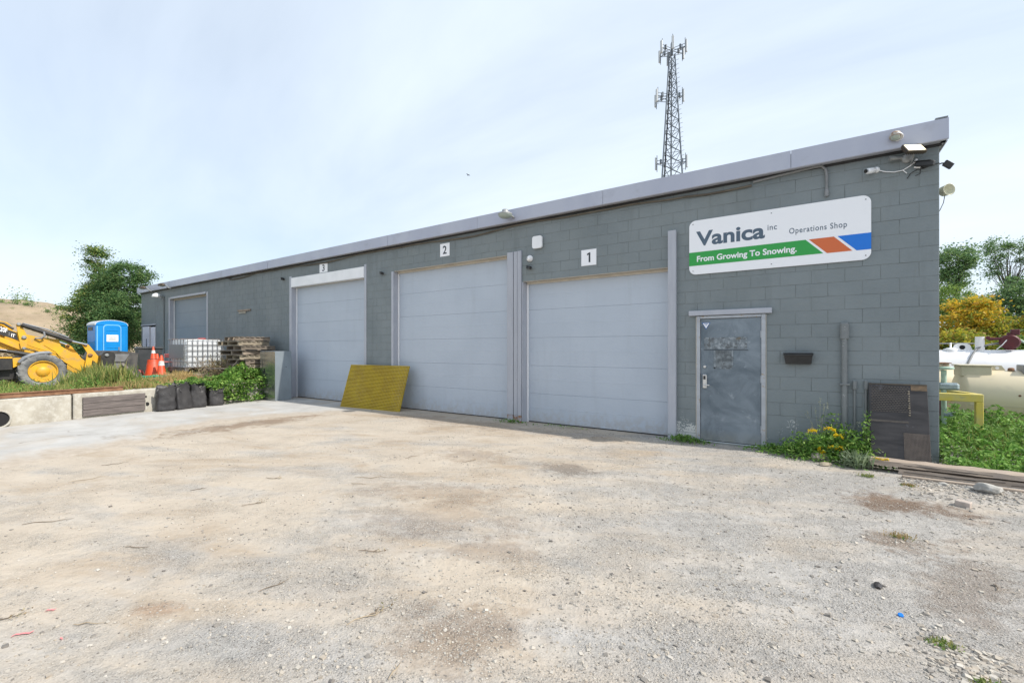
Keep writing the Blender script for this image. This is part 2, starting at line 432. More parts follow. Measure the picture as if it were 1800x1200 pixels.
mat("beam_timber", (0.42, 0.34, 0.27), (0.29, 0.235, 0.19), 4, stretch=(0.7, 7, 7), c3=(0.33, 0.275, 0.235), scale3=6, lo3=0.5, hi3=0.68, rough=0.9, bump=0.4, bscale=14, bstretch=(.6, 8, 8))
mat("pallet_wood", (0.27, 0.225, 0.175), (0.17, 0.14, 0.115), 6, stretch=(1, 1, 3), rough=0.9, bump=0.25, rnd=0.35)
mat("pallet_wood_pale", (0.36, 0.31, 0.235), (0.26, 0.225, 0.17), 6, rough=0.9, bump=0.2, rnd=0.2)
mat("grating_yellow", (0.50, 0.36, 0.012), (0.42, 0.29, 0.015), 3, rough=0.5)
mat("galvanized", (0.52, 0.56, 0.57), (0.42, 0.46, 0.47), 3.5, rough=0.24, metal=0.92, bump=0.04, bscale=2.5, bdist=0.05)
mat("duct_grey", (0.30, 0.345, 0.375), (0.27, 0.31, 0.335), 3, rough=0.4, metal=0.45, bump=0.04, bscale=3, bdist=0.03)
mat("scrap_board", (0.030, 0.027, 0.027), (0.055, 0.050, 0.050), 3.5, stretch=(1, 1, 4), c3=(0.17, 0.17, 0.19), scale3=4, lo3=0.6, hi3=0.72, rough=0.45, metal=0.2, bump=0.15, bscale=20)
mat("scrap_mesh", (0.105, 0.09, 0.078), (0.07, 0.06, 0.052), 8, rough=0.7)
mat("woven_brown", (0.20, 0.165, 0.14), (0.14, 0.115, 0.10), 9, rough=0.8)
mat("dirty_pane", (0.085, 0.10, 0.11), (0.20, 0.23, 0.25), 11, lo=0.42, hi=0.6, c3=(0.05, 0.045, 0.04), scale3=16, lo3=0.6, hi3=0.68, rough=0.5)
mat("scrap_rust", (0.20, 0.135, 0.08), (0.12, 0.09, 0.06), 20, rough=0.8)
mat("machine_yellow", (0.72, 0.41, 0.018), (0.62, 0.34, 0.03), 2.5, c3=(0.44, 0.29, 0.11), scale3=6, lo3=0.52, hi3=0.72, rough=0.5)
mat("machine_black", (0.02, 0.02, 0.022), (0.04, 0.038, 0.036), 5, rough=0.45)
mat("machine_grey", (0.20, 0.215, 0.24), (0.26, 0.275, 0.30), 4, rough=0.6)
mat("tyre_dusty", (0.13, 0.135, 0.14), (0.235, 0.235, 0.23), 5, lo=0.4, hi=0.6, rough=0.9, bump=0.2)
mat("chrome", (0.75, 0.76, 0.78), rough=0.12, metal=1.0)
mat("bucket_lit_steel", (0.36, 0.37, 0.39), (0.25, 0.24, 0.235), 3, rough=0.35, metal=0.6)  # paler bucket sheet where light strikes it, the light put into the colour
mat("bucket_dark", (0.055, 0.055, 0.058), (0.11, 0.105, 0.10), 5, rough=0.6, metal=0.3)
mat("toilet_blue", (0.0, 0.225, 0.64), (0.005, 0.26, 0.68), 1.5, rough=0.38)
mat("toilet_trim", (0.20, 0.50, 0.80), rough=0.4)
mat("toilet_roof", (0.55, 0.58, 0.60), (0.47, 0.50, 0.52), 4, rough=0.5)
mat("bin_grey", (0.045, 0.052, 0.058), (0.065, 0.072, 0.078), 5, rough=0.5)
mat("cone_orange", (0.66, 0.075, 0.02), (0.50, 0.075, 0.03), 5, rough=0.5)
mat("cone_white", (0.72, 0.72, 0.72), (0.55, 0.53, 0.5), 9, rough=0.5)
mat("tote_white", (0.66, 0.69, 0.72), (0.58, 0.61, 0.63), 2.5, rough=0.4)
mat("cage_steel", (0.30, 0.31, 0.33), (0.24, 0.24, 0.25), 5, rough=0.4, metal=0.5)
mat("label_grey", (0.21, 0.225, 0.24), rough=0.5)
mat("cap_red", (0.48, 0.045, 0.03), rough=0.5)
mat("faded_red", (0.33, 0.07, 0.07), (0.42, 0.15, 0.14), 5, rough=0.7)
mat("hose_green", (0.02, 0.26, 0.14), (0.04, 0.33, 0.2), 5, rough=0.5)
mat("bag_fabric", (0.030, 0.029, 0.031), (0.048, 0.046, 0.047), 4, rough=0.5, bump=0.3, bscale=9, bdist=0.03, bstretch=(1, 1, 2))
mat("bag_soil", (0.30, 0.29, 0.28), (0.12, 0.10, 0.09), 14, rough=0.95)
mat("tank_cream", (0.68, 0.60, 0.43), (0.63, 0.55, 0.39), 0.9, c3=(0.55, 0.49, 0.37), scale3=3, lo3=0.58, hi3=0.75, rough=0.4)
mat("tank_white", (0.80, 0.81, 0.83), (0.74, 0.75, 0.78), 1.2, rough=0.38)
mat("tank_box", (0.58, 0.53, 0.39), (0.52, 0.47, 0.34), 3, rough=0.5)
mat("steel_box_lid", (0.25, 0.265, 0.28), rough=0.5)
mat("guard_yellow", (0.66, 0.52, 0.08), (0.58, 0.50, 0.17), 5, c3=(0.42, 0.38, 0.2), scale3=9, lo3=0.6, hi3=0.7, rough=0.6)
mat("valve_green", (0.42, 0.55, 0.44), (0.30, 0.42, 0.36), 12, rough=0.5)
mat("valve_blue", (0.30, 0.38, 0.42), (0.2, 0.26, 0.3), 14, rough=0.5)
mat("pump_red", (0.10, 0.010, 0.018), (0.075, 0.012, 0.018), 5, rough=0.55)
mat("tower_steel", (0.105, 0.13, 0.155), (0.135, 0.16, 0.185), 1, rough=0.5, metal=0.3)
mat("antenna_pale", (0.45, 0.48, 0.5), rough=0.5)
mat("rock_grey", (0.42, 0.405, 0.375), (0.30, 0.29, 0.27), 6, c3=(0.5, 0.49, 0.46), scale3=14, lo3=0.55, hi3=0.7, rough=0.9, bump=0.5, bscale=30, bdist=0.01)
mat("brick_pale", (0.48, 0.41, 0.36), (0.38, 0.33, 0.29), 20, rough=0.9, bump=0.3)
mat("twig", (0.105, 0.08, 0.055), (0.18, 0.14, 0.10), 9, rough=0.9, rnd=0.4)
mat("twig_pale", (0.38, 0.31, 0.22), (0.28, 0.22, 0.15), 9, rough=0.9, rnd=0.2)
mat("pink_tape", (0.80, 0.24, 0.24), rough=0.5)
mat("blue_cap", (0.0, 0.17, 0.6), rough=0.4)
mat("bark", (0.085, 0.07, 0.055), (0.14, 0.12, 0.10), 6, rough=0.95, bump=0.5, bscale=20, bstretch=(3, 3, .5))
mat("bark_birch", (0.34, 0.32, 0.29), (0.10, 0.085, 0.07), 5, stretch=(1, 1, 5), rough=0.9)
mat("mound_soil", (0.35, 0.275, 0.19), (0.27, 0.21, 0.14), 0.6, c3=(0.19, 0.17, 0.09), scale3=1.6, lo3=0.56, hi3=0.7, rough=0.95, bump=0.7, bscale=2.5, bdist=0.2)
mat("terrace_soil", (0.33, 0.265, 0.18), (0.24, 0.195, 0.12), 1.5, c3=(0.14, 0.155, 0.055), scale3=2, lo3=0.5, hi3=0.62, rough=0.95, bump=0.6, bscale=12, bdist=0.03)
mat("roof_gravel", (0.2, 0.2, 0.2), (0.26, 0.26, 0.255), 6, rough=0.95)
mat("stem_green", (0.10, 0.17, 0.045), (0.16, 0.22, 0.07), 10, rough=0.8)
mat("bird_dark", (0.03, 0.03, 0.035), rough=0.8)
leaf_mat("leaf_birch", [(0.06, 0.14, 0.05), (0.10, 0.20, 0.06), (0.17, 0.26, 0.07), (0.36, 0.36, 0.10)])
leaf_mat("leaf_dark", [(0.05, 0.12, 0.045), (0.08, 0.165, 0.055), (0.12, 0.21, 0.07), (0.18, 0.26, 0.09)])
leaf_mat("leaf_elm", [(0.083, 0.166, 0.083), (0.125, 0.229, 0.094), (0.177, 0.291, 0.104), (0.250, 0.354, 0.125)])
leaf_mat("leaf_lime", [(0.088, 0.163, 0.037), (0.138, 0.237, 0.050), (0.200, 0.300, 0.062), (0.250, 0.338, 0.075)])
leaf_mat("leaf_gold", [(0.16, 0.24, 0.04), (0.36, 0.36, 0.04), (0.66, 0.42, 0.03), (0.80, 0.56, 0.05), (0.46, 0.27, 0.07)])
leaf_mat("leaf_yellowgreen", [(0.14, 0.22, 0.04), (0.32, 0.36, 0.05), (0.56, 0.50, 0.05), (0.32, 0.19, 0.06)])
leaf_mat("leaf_weed", [(0.075, 0.17, 0.03), (0.12, 0.25, 0.045), (0.18, 0.34, 0.06), (0.27, 0.42, 0.11)])
leaf_mat("leaf_vine", [(0.06, 0.15, 0.028), (0.10, 0.22, 0.038), (0.16, 0.30, 0.05), (0.30, 0.42, 0.11)])
leaf_mat("leaf_dead", [(0.200, 0.130, 0.075), (0.330, 0.250, 0.150), (0.430, 0.370, 0.250), (0.240, 0.240, 0.100)])
leaf_mat("grass_green", [(0.10, 0.16, 0.045), (0.17, 0.24, 0.06), (0.30, 0.33, 0.10), (0.42, 0.38, 0.15)])
leaf_mat("grass_dry", [(0.360, 0.250, 0.100), (0.470, 0.340, 0.150), (0.550, 0.420, 0.210), (0.260, 0.240, 0.090)])
leaf_mat("leaf_silver", [(0.160, 0.220, 0.130), (0.230, 0.300, 0.180), (0.300, 0.360, 0.230), (0.140, 0.200, 0.090)])
leaf_mat("petal_yellow", [(0.75, 0.56, 0.012), (0.85, 0.66, 0.02), (0.70, 0.52, 0.02)])
leaf_mat("seed_pale", [(0.360, 0.370, 0.280), (0.450, 0.460, 0.360), (0.300, 0.340, 0.220)])
island_mat("gravel_stone", [(0.16, 0.145, 0.13), (0.30, 0.28, 0.25), (0.42, 0.39, 0.34), (0.36, 0.31, 0.25), (0.50, 0.47, 0.42)])

# ------------------------------------------------------------------ mesh helpers
STUFF_PARTS = {"lattice", "climbing_peg", "feeder_cable", "cooling_fin", "upright_bar", "cross_bar", "expanded_mesh", "woven_mesh", "torn_edge", "stems", "twigs", "split"}
class MB:
    """collects shapes, then becomes ONE mesh object"""
    def __init__(self): self.v = []; self.f = []; self.sm = []
    def add(self, vs, fs, smooth=False):
        o = len(self.v); self.v += [tuple(q) for q in vs]
        self.f += [tuple(i + o for i in f) for f in fs]; self.sm += [smooth] * len(fs)
        return self
    def box(self, x0, x1, y0, y1, z0, z1, mtx=None):
        vs = [Vector((x, y, z)) for z in (z0, z1) for y in (y0, y1) for x in (x0, x1)]
        if mtx is not None: vs = [mtx @ q for q in vs]
        return self.add(vs, [(0, 2, 3, 1), (4, 5, 7, 6), (0, 1, 5, 4), (2, 6, 7, 3), (0, 4, 6, 2), (1, 3, 7, 5)])
    def cbox(self, x0, x1, y0, y1, z0, z1, c=0.004, mtx=None):
        """box with chamfered edges"""
        c = min(c, (x1 - x0) * .45, (y1 - y0) * .45, (z1 - z0) * .45)
        vs = []; idx = {}
        for sx, X, Xi in ((0, x0, x0 + c), (1, x1, x1 - c)):
            for sy, Y, Yi in ((0, y0, y0 + c), (1, y1, y1 - c)):
                for sz, Zz, Zi in ((0, z0, z0 + c), (1, z1, z1 - c)):
                    for k, q in enumerate(((X, Yi, Zi), (Xi, Y, Zi), (Xi, Yi, Zz))):
                        idx[(sx, sy, sz, k)] = len(vs); vs.append(Vector(q))
        F = []
        I = lambda a, b, d, k: idx[(a, b, d, k)]
        F += [(I(0,0,0,0), I(0,0,1,0), I(0,1,1,0), I(0,1,0,0)), (I(1,0,0,0), I(1,1,0,0), I(1,1,1,0), I(1,0,1,0))]
        F += [(I(0,0,0,1), I(1,0,0,1), I(1,0,1,1), I(0,0,1,1)), (I(0,1,0,1), I(0,1,1,1), I(1,1,1,1), I(1,1,0,1))]
        F += [(I(0,0,0,2), I(0,1,0,2), I(1,1,0,2), I(1,0,0,2)), (I(0,0,1,2), I(1,0,1,2), I(1,1,1,2), I(0,1,1,2))]
        for a in (0, 1):
            for b in (0, 1):
                F.append((I(a,b,0,0), I(a,b,0,1), I(a,b,1,1), I(a,b,1,0)))
                F.append((I(a,0,b,0), I(a,1,b,0), I(a,1,b,2), I(a,0,b,2)))
                F.append((I(0,a,b,1), I(0,a,b,2), I(1,a,b,2), I(1,a,b,1)))
                for d in (0, 1): F.append((I(a,b,d,0), I(a,b,d,1), I(a,b,d,2)))
        if mtx is not None: vs = [mtx @ q for q in vs]
        return self.add(vs, F)
    def tube(self, pts, r, n=8, cap=True, smooth=True):
        pts = [Vector(q) for q in pts]
        rs = r if isinstance(r, (list, tuple)) else [r] * len(pts)
        rings = []; up = None
        for i, q in enumerate(pts):
            d = (pts[min(i + 1, len(pts) - 1)] - pts[max(i - 1, 0)])
            d = d.normalized() if d.length > 1e-9 else Vector((0, 0, 1))
            if up is None:
                up = d.orthogonal().normalized()
            else:
                up = up - d * up.dot(d)
                up = up.normalized() if up.length > 1e-6 else d.orthogonal().normalized()
            s = d.cross(up)
            rings.append([q + (up * math.cos(2 * math.pi * k / n) + s * math.sin(2 * math.pi * k / n)) * rs[i] for k in range(n)])
        vs = [q for rg in rings for q in rg]; fs = []
        for i in range(len(pts) - 1):
            for k in range(n):
                a, b2 = i * n + k, i * n + (k + 1) % n
                fs.append((a, b2, b2 + n, a + n))
        self.add(vs, fs, smooth)
        if cap:
            self.add(rings[0], [tuple(range(n))[::-1]]); self.add(rings[-1], [tuple(range(n))])
        return self
    def cyl(self, p0, p1, r, n=14, r2=None):
        return self.tube([p0, p1], [r, r if r2 is None else r2], n)
    def lathe(self, prof, n=24, mtx=None, smooth=True, caps=True):
        """prof: (radius, height) pairs about local z"""
        vs = []; fs = []
        for (rr, h) in prof:
            for k in range(n):
                t = 2 * math.pi * k / n; vs.append(Vector((rr * math.cos(t), rr * math.sin(t), h)))
        for i in range(len(prof) - 1):
            for k in range(n):
                a, b2 = i * n + k, i * n + (k + 1) % n
                fs.append((a, b2, b2 + n, a + n))
        if mtx is not None: vs = [mtx @ q for q in vs]
        self.add(vs, fs, smooth)
        if caps:
            self.add(vs[:n], [tuple(range(n))[::-1]]); self.add(vs[-n:], [tuple(range(n))])
        return self
    def prism(self, poly, a0, a1, axis='y', mtx=None):
        """poly: 2-D outline; pushed along an axis from a0 to a1. axis y: (x, z); axis x: (y, z); axis z: (x, y)"""
        def P(q, a):
            return Vector((q[0], a, q[1])) if axis == 'y' else Vector((a, q[0], q[1])) if axis == 'x' else Vector((q[0], q[1], a))
        n = len(poly)
        lo = [P(q, a0) for q in poly]; hi = [P(q, a1) for q in poly]
        if mtx is not None: lo = [mtx @ q for q in lo]; hi = [mtx @ q for q in hi]
        area = sum(poly[i][0] * poly[(i + 1) % n][1] - poly[(i + 1) % n][0] * poly[i][1] for i in range(n))
        fl = (area > 0) == (axis != 'y')
        i0 = tuple(range(n)); 
        fs = [tuple(i0[::-1] if fl else i0), tuple(q + n for q in (i0 if fl else i0[::-1]))]
        for i in range(n):
            j = (i + 1) % n
            fs.append((i, j, j + n, i + n) if fl else (j, i, i + n, j + n))
        return self.add(lo + hi, fs)
    def build(self, name, material, parent=None, origin=None):
        me = bpy.data.meshes.new(name)
        vs = self.v
        if origin is not None:
            ox, oy, oz = origin; vs = [(a - ox, b - oy, c - oz) for a, b, c in vs]
        me.from_pydata(vs, [], self.f)
        me.polygons.foreach_set("use_smooth", self.sm)
        me.materials.append(MATS[material]); me.update()
        o = link(name, me, parent, origin)
        if name in STUFF_PARTS: o["kind"] = "stuff"
        return o

def link(name, me, parent=None, loc=None):
    o = bpy.data.objects.new(name, me); COL.objects.link(o)
    if loc is not None: o.location = loc
    if parent is not None: o.parent = parent
    return o
def tag(o, label=None, cat=None, group=None, kind=None):
    if label: o["label"] = label
    if cat: o["category"] = cat
    if group: o["group"] = group
    if kind: o["kind"] = kind
    return o
def thing(name, label, cat, loc=(0, 0, 0), rz=0.0, group=None):
    o = bpy.data.objects.new(name, None); o.empty_display_size = 0.1
    COL.objects.link(o); o.location = loc; o.rotation_euler = (0, 0, rz)
    return tag(o, label, cat, group)
def copy_tree(o, parent=None):
    c = o.copy(); COL.objects.link(c); c.parent = parent
    for ch in list(o.children): copy_tree(ch, c)
    return c
def np_mesh(name, verts, faces, material, parent=None, smooth=False, loc=None):
    """verts (N,3) and faces (M,k) arrays to one mesh object"""
    me = bpy.data.meshes.new(name)
    nv, (nf, k) = len(verts), faces.shape
    me.vertices.add(nv); me.vertices.foreach_set("co", np.ascontiguousarray(verts, dtype=np.float32).ravel())
    me.loops.add(nf * k); me.loops.foreach_set("vertex_index", np.ascontiguousarray(faces, dtype=np.int32).ravel())
    me.polygons.add(nf)
    me.polygons.foreach_set("loop_start", np.arange(0, nf * k, k, dtype=np.int32))
    me.polygons.foreach_set("use_smooth", np.full(nf, smooth))
    me.materials.append(MATS[material]); me.update(calc_edges=True); me.validate()
    o = link(name, me, parent, loc)
    if parent is not None: o["kind"] = "stuff"                   # leaves, blades, petals: too small to pick apart
    return o
def text_part(s, x0, x1, zb, y, h, material, parent, name="lettering", bold=0.0, space=1.0):
    """flat lettering on a panel that faces -y: spans x0..x1, baseline zb, capital height h"""
    cu = bpy.data.curves.new(name, 'FONT'); cu.body = s; cu.size = 1.0; cu.offset = bold; cu.extrude = 0.0; cu.space_character = space
    cu.resolution_u = 5
    to = bpy.data.objects.new(name, cu); COL.objects.link(to)
    dg = bpy.context.evaluated_depsgraph_get()
    me = bpy.data.meshes.new_from_object(to.evaluated_get(dg))
    bpy.data.objects.remove(to); bpy.data.curves.remove(cu)
    co = np.empty(len(me.vertices) * 3, np.float32); me.vertices.foreach_get("co", co); co = co.reshape(-1, 3)
    a, b2 = co[:, 0].min(), co[:, 0].max()
    out = np.empty_like(co)
    out[:, 0] = x0 + (co[:, 0] - a) / (b2 - a) * (x1 - x0)
    out[:, 1] = y
    out[:, 2] = zb + co[:, 1] / 0.70 * h
    me.vertices.foreach_set("co", out.ravel()); me.materials.clear(); me.materials.append(MATS[material]); me.update()
    return link(name, me, parent)

def leaf_arrays(cen, size, up=0.35, aspect=0.5, rng=RNG):
    """kite-shaped leaves about the given centres, each bent a little along its middle"""
    n = len(cen)
    d = rng.normal(size=(n, 3)); d[:, 2] *= 0.7; d /= np.linalg.norm(d, axis=1)[:, None]
    nn = rng.normal(size=(n, 3)); nn[:, 2] += up * 3
    s = np.cross(nn, d); s /= (np.linalg.norm(s, axis=1)[:, None] + 1e-9)
    nrm = np.cross(d, s)
    L = (size * rng.uniform(0.6, 1.3, n))[:, None]
    v = np.empty((n, 4, 3))
    v[:, 0] = cen - d * L * .5
    v[:, 1] = cen + s * L * aspect * .5 - nrm * L * .07
    v[:, 2] = cen + d * L * .5
    v[:, 3] = cen - s * L * aspect * .5 - nrm * L * .07
    return v.reshape(-1, 3), np.arange(n * 4).reshape(n, 4)
def leaves(name, cen, size, material, parent=None, up=0.35, aspect=0.5, loc=None):
    v, f = leaf_arrays(np.asarray(cen), size, up, aspect)
    return np_mesh(name, v, f, material, parent, loc=loc)
def blade_arrays(base, height, width, lean=0.35, rng=RNG):
    n = len(base); h = height * rng.uniform(0.5, 1.25, n)
    a = rng.uniform(0, 2 * np.pi, n); ln = rng.uniform(0, lean, n)
    side = np.stack([np.cos(a), np.sin(a), np.zeros(n)], 1) * (width * rng.uniform(.6, 1.3, n))[:, None]
    b = rng.uniform(0, 2 * np.pi, n)
    off = np.stack([np.cos(b) * ln * h, np.sin(b) * ln * h, h * np.sqrt(np.clip(1 - ln ** 2, 0.1, 1))], 1)
    v = np.empty((n, 4, 3))
    mid = base + off * np.array([.38, .38, .6])
    v[:, 0] = base; v[:, 1] = mid - side; v[:, 2] = base + off; v[:, 3] = mid + side
    return v.reshape(-1, 3), np.arange(n * 4).reshape(n, 4)
def rot_to(p0, p1):
    """matrix that lays local z from p0 towards p1"""
    d = Vector(p1) - Vector(p0)
    return Matrix.Translation(Vector(p0)) @ d.to_track_quat('Z', 'Y').to_matrix().to_4x4()

# ------------------------------------------------------------------ ground levels
def edge_x(y):                                    # line of the retaining wall (its lot side)
    return -13.42 - (y - 1.7) * 0.125
def lot_z(x, y):
    w = min(1.0, max(0.0, (7.2 - y) / 1.5)) * min(1.0, max(0.0, (x + 8.8) / 2.0))
    return w * (0.018 * math.sin(x * 0.9 + 1.3) * math.cos(y * 0.8) + 0.022 * (mnoise.noise(Vector((x * .55, y * .55, 3.1)))) + 0.008 * mnoise.noise(Vector((x * 2.1, y * 2.1, 9.1))))
def terr_z(x, y):
    b = 0.30 * math.exp(-((x + 17.4) / 2.3) ** 2 - ((y - 6.7) / 1.7) ** 2)
    c = 0.14 * min(1, max(0, (-19.5 - x) / 3.0))
    d = -0.08 * math.exp(-((x + 18.3) / 2.5) ** 2 - ((y - 3.1) / 1.8) ** 2)
    return 0.52 + b + c + d + 0.025 * mnoise.noise(Vector((x * 1.2, y * 1.2, 0.4)))

def grid_sheet(name, xs, ys, zf, material):
    X, Y = np.meshgrid(xs, ys, indexing='ij')
    Z = np.array([[zf(a, b2) for b2 in ys] for a in xs])
    v = np.stack([X, Y, Z], -1).reshape(-1, 3); ny = len(ys)
    i = np.arange(len(xs) - 1)[:, None] * ny + np.arange(ny - 1)[None]
    f = np.stack([i, i + ny, i + ny + 1, i + 1], -1).reshape(-1, 4)
    return np_mesh(name, v, f, material, smooth=True)

xs = np.concatenate([[-900, -400, -150, -60, -30, -22, -18], np.arange(-16, 5, 0.14), [5.5, 7, 10, 16, 30, 80, 200, 500, 900]])
ys = np.concatenate([[-600, -200, -60, -20, -8, -4], np.arange(-2.5, 8.2, 0.14), [8.6, 10, 12, 15, 20, 30, 60, 120, 300, 700, 1200]])
def ground_level(x, y):
    if -16 <= x <= 4.8 and -2.5 <= y <= 8: return lot_z(x, y)
    return 0.0
tag(grid_sheet("ground", xs, ys, ground_level, "lot_ground"), kind="structure")

# old concrete apron in the west half of the lot, its broken edge under thin dirt
edge = []
prng = random.Random(3)
key = [(-8.7, -2.2), (-8.72, -0.5), (-8.75, 1.1), (-8.98, 1.9), (-9.28, 2.9), (-10.1, 3.3), (-10.4, 4.4), (-10.2, 5.5), (-9.6, 6.3), (-8.9, 6.9), (-8.2, 7.3)]
for (a, b2), (c, d) in zip(key, key[1:]):
    for k in range(9):
        t = k / 9
        edge.append((a + (c - a) * t + prng.uniform(-.07, .07), b2 + (d - b2) * t))
edge.append((-8.2, 7.98))
vs, fs = [], []
NX = 34
for (ex, ey) in edge:
    y = ey
    for i in range(NX + 1):
        x = ex + (min(edge_x(y) + 0.03, ex - .2) - ex) * i / NX
        vs.append((x, y, lot_z(x, y) + (0.006 if i else -0.006)))
for r_ in range(len(edge) - 1):
    for i in range(NX):
        a = r_ * (NX + 1) + i
        fs.append((a, a + NX + 1, a + NX + 2, a + 1))
ap = MB().add(vs, [f[::-1] for f in fs], True).build("concrete_pavement", "yard_concrete")
drift = ap.data.attributes.new("drift", 'FLOAT', 'POINT')          # blown dirt lies thickest along the broken edge
drift.data.foreach_set("value", [max(0.0, 1.0 - (i % (NX + 1)) / NX * 2.6) for i in range(len(vs))])
tag(ap, kind="structure")

# raised yard behind the retaining wall
txs = np.concatenate([[-120, -80, -50, -40, -34], np.arange(-31, -14.9, 0.3)]); tys = np.concatenate([[-60, -25, -12, -6], np.arange(-3, 8.0, 0.25), [8.15, 14, 25, 60]])
vs = []; fs = []
for y in tys:
    xe = edge_x(max(-6, min(y, 7.97))) - 0.03 if y < 8.0 else -27.3
    row = [x for x in txs if x < xe - .2] 
    row = list(txs[:len(txs)]) 
    for x in row:
        xx = x if x < -27.3 else -27.3 + (x + 27.3) * (xe + 27.3) / (txs[-1] + 27.3)
        vs.append((xx, y, terr_z(xx, y)))
nxr = len(txs)
for j in range(len(tys) - 1):
    for i in range(nxr - 1):
        a = j * nxr + i
        fs.append((a, a + 1, a + nxr + 1, a + nxr))
tag(MB().add(vs, fs, True).build("raised_yard_ground", "terrace_soil"), kind="structure")

# heap of excavated soil beyond the yard
def mound_z(x, y):
    d = math.sqrt(((x + 56) / 17) ** 2 + ((y - 2) / 30) ** 2)
    h = 5.6 * max(0.0, 1 - d ** 2.2)
    return 0.2 + h + (0.55 * mnoise.noise(Vector((x * .22, y * .22, 1))) + 0.22 * mnoise.noise(Vector((x * .8, y * .8, 5)))) * min(1, h)
mo = grid_sheet("dirt_mound", np.linspace(-75, -37, 90), np.linspace(-30, 34, 120), mound_z, "mound_soil")
tag(mo, kind="structure")

# ------------------------------------------------------------------ the shop building
XR = 1.437; XL = -27.2; WT = 4.30; DEPTH = 13.0
bld = thing("workshop_building", "long grey painted block workshop with three pale overhead doors", "building", (0, WY, 0))
def wl_(m, name, material, parent=None):           # world-space shape -> part of the building
    m.v = [(a, b2 - WY, c) for a, b2, c in m.v]
    return m.build(name, material, parent or bld)

OPEN = dict(man=(-1.573, -0.557, -0.2, 2.12), d1=(-5.08, -2.02, -0.2, 3.0), d2=(-9.12, -5.45, -0.2, 3.61), d3=(-13.95, -10.27, -0.2, 3.86),
            dock=(-23.75, -20.05, -0.2, 3.78), west=(-27.02, -25.4, -0.2, 2.68))
ops = list(OPEN.values())
core = MB()
cuts = sorted({XL, XR} | {q for o in ops for q in o[:2]})
for a, b2 in zip(cuts, cuts[1:]):
    mid = (a + b2) / 2; z0 = -0.3
    for o in ops:
        if o[0] < mid < o[1]: z0 = o[3]
    core.box(a, b2, WY + 0.0035, WY + 0.2, z0, WT)
core.box(XR - 0.2, XR - 0.0035, WY + 0.2, WY + DEPTH, -0.3, WT)
core.box(XL, XL + 0.2, WY + 0.2, WY + DEPTH, -0.3, WT)
core.box(XL, XR, WY + DEPTH, WY + DEPTH + 0.2, -0.3, WT)
wl_(core, "wall", "mortar_paint")
flo = MB().box(XL + .2, XR - .2, WY + .2, WY + DEPTH, -0.3, 0.004); wl_(flo, "floor_slab", "concrete_apron")
# blocks: 0.4 x 0.2 m running bond, corner at XR
BLK = []
G = 0.0027
brng = random.Random(21)
nz = int((WT + 0.06) / 0.2) + 1
for k in range(-1, nz):
    z0, z1 = 0.14 + 0.2 * (k) , 0.14 + 0.2 * (k + 1)
    if z1 < 0.02: continue
    z0c, z1c = max(z0, -0.06), min(z1, WT)
    if z1c - z0c < 0.03: continue
    xx = XR if k % 2 else XR + 0.2
    while xx > XL:
        a, b2 = max(xx - 0.4, XL), min(xx, XR); xx -= 0.4
        segs = [(a, b2, z0c, z1c)]
        for o in ops:
            ns = []
            for (p, q, r0, r1) in segs:
                if q <= o[0] or p >= o[1] or r0 >= o[3]: ns.append((p, q, r0, r1)); continue
                if p < o[0]: ns.append((p, o[0], r0, r1))
                if q > o[1]: ns.append((o[1], q, r0, r1))
                if r1 > o[3] + 0.02: ns.append((max(p, o[0]), min(q, o[1]), o[3], r1))
            segs = ns
        for sgm in segs:
            if sgm[1] - sgm[0] > 0.03 and sgm[3] - sgm[2] > 0.025: BLK.append(sgm)
def blk_key(s):
    cx, cz = (s[0] + s[1]) / 2, (s[2] + s[3]) / 2
    return -(s[1] - s[0]) * (s[3] - s[2]) / ((cx * cx + WY * WY + (cz - CAM_H) ** 2) * (cx * cx + WY * WY) ** .5)
BLK.sort(key=blk_key)
bmesh_cache = {}
rest = MB()
for i, (a, b2, z0, z1) in enumerate(BLK):
    w2, h2 = (b2 - a) / 2 - G, (z1 - z0) / 2 - G
    pr = brng.uniform(-0.0016, 0.0016)
    if i < 300:
        kk = (round(w2, 3), round(h2, 3))
        if kk not in bmesh_cache:
            t = MB().cbox(-kk[0], kk[0], 0, 0.02, -kk[1], kk[1], 0.003)
            me = bpy.data.meshes.new("concrete_block"); me.from_pydata(t.v, [], t.f); me.materials.append(MATS["grey_wall_paint"]); me.update()
            bmesh_cache[kk] = me
        o = link("concrete_block", bmesh_cache[kk], bld, ((a + b2) / 2, pr, (z0 + z1) / 2))
        o.rotation_euler = (brng.uniform(-.004, .004), brng.uniform(-.003, .003), brng.uniform(-.004, .004))
    else:
        rest.cbox(a + G, b2 - G, WY + pr, WY + 0.02, z0 + G, z1 - G, 0.0035)
# east end wall blocks
for k in range(-1, nz):
    z0, z1 = max(0.14 + 0.2 * k, -.06), min(0.34 + 0.2 * k, WT)
    if z1 - z0 < 0.03 or z1 < .02: continue
    yy = WY + 0.02 + (0.18 if k % 2 else 0.38)
    ya = WY + 0.021
    while ya < WY + DEPTH:
        rest.cbox(XR - 0.02, XR, ya + G, min(yy, WY + DEPTH) - G, z0 + G, z1 - G, 0.0035); ya = yy; yy += 0.4
o = wl_(rest, "concrete_blockwork", "grey_wall_paint"); tag(o, kind="stuff")
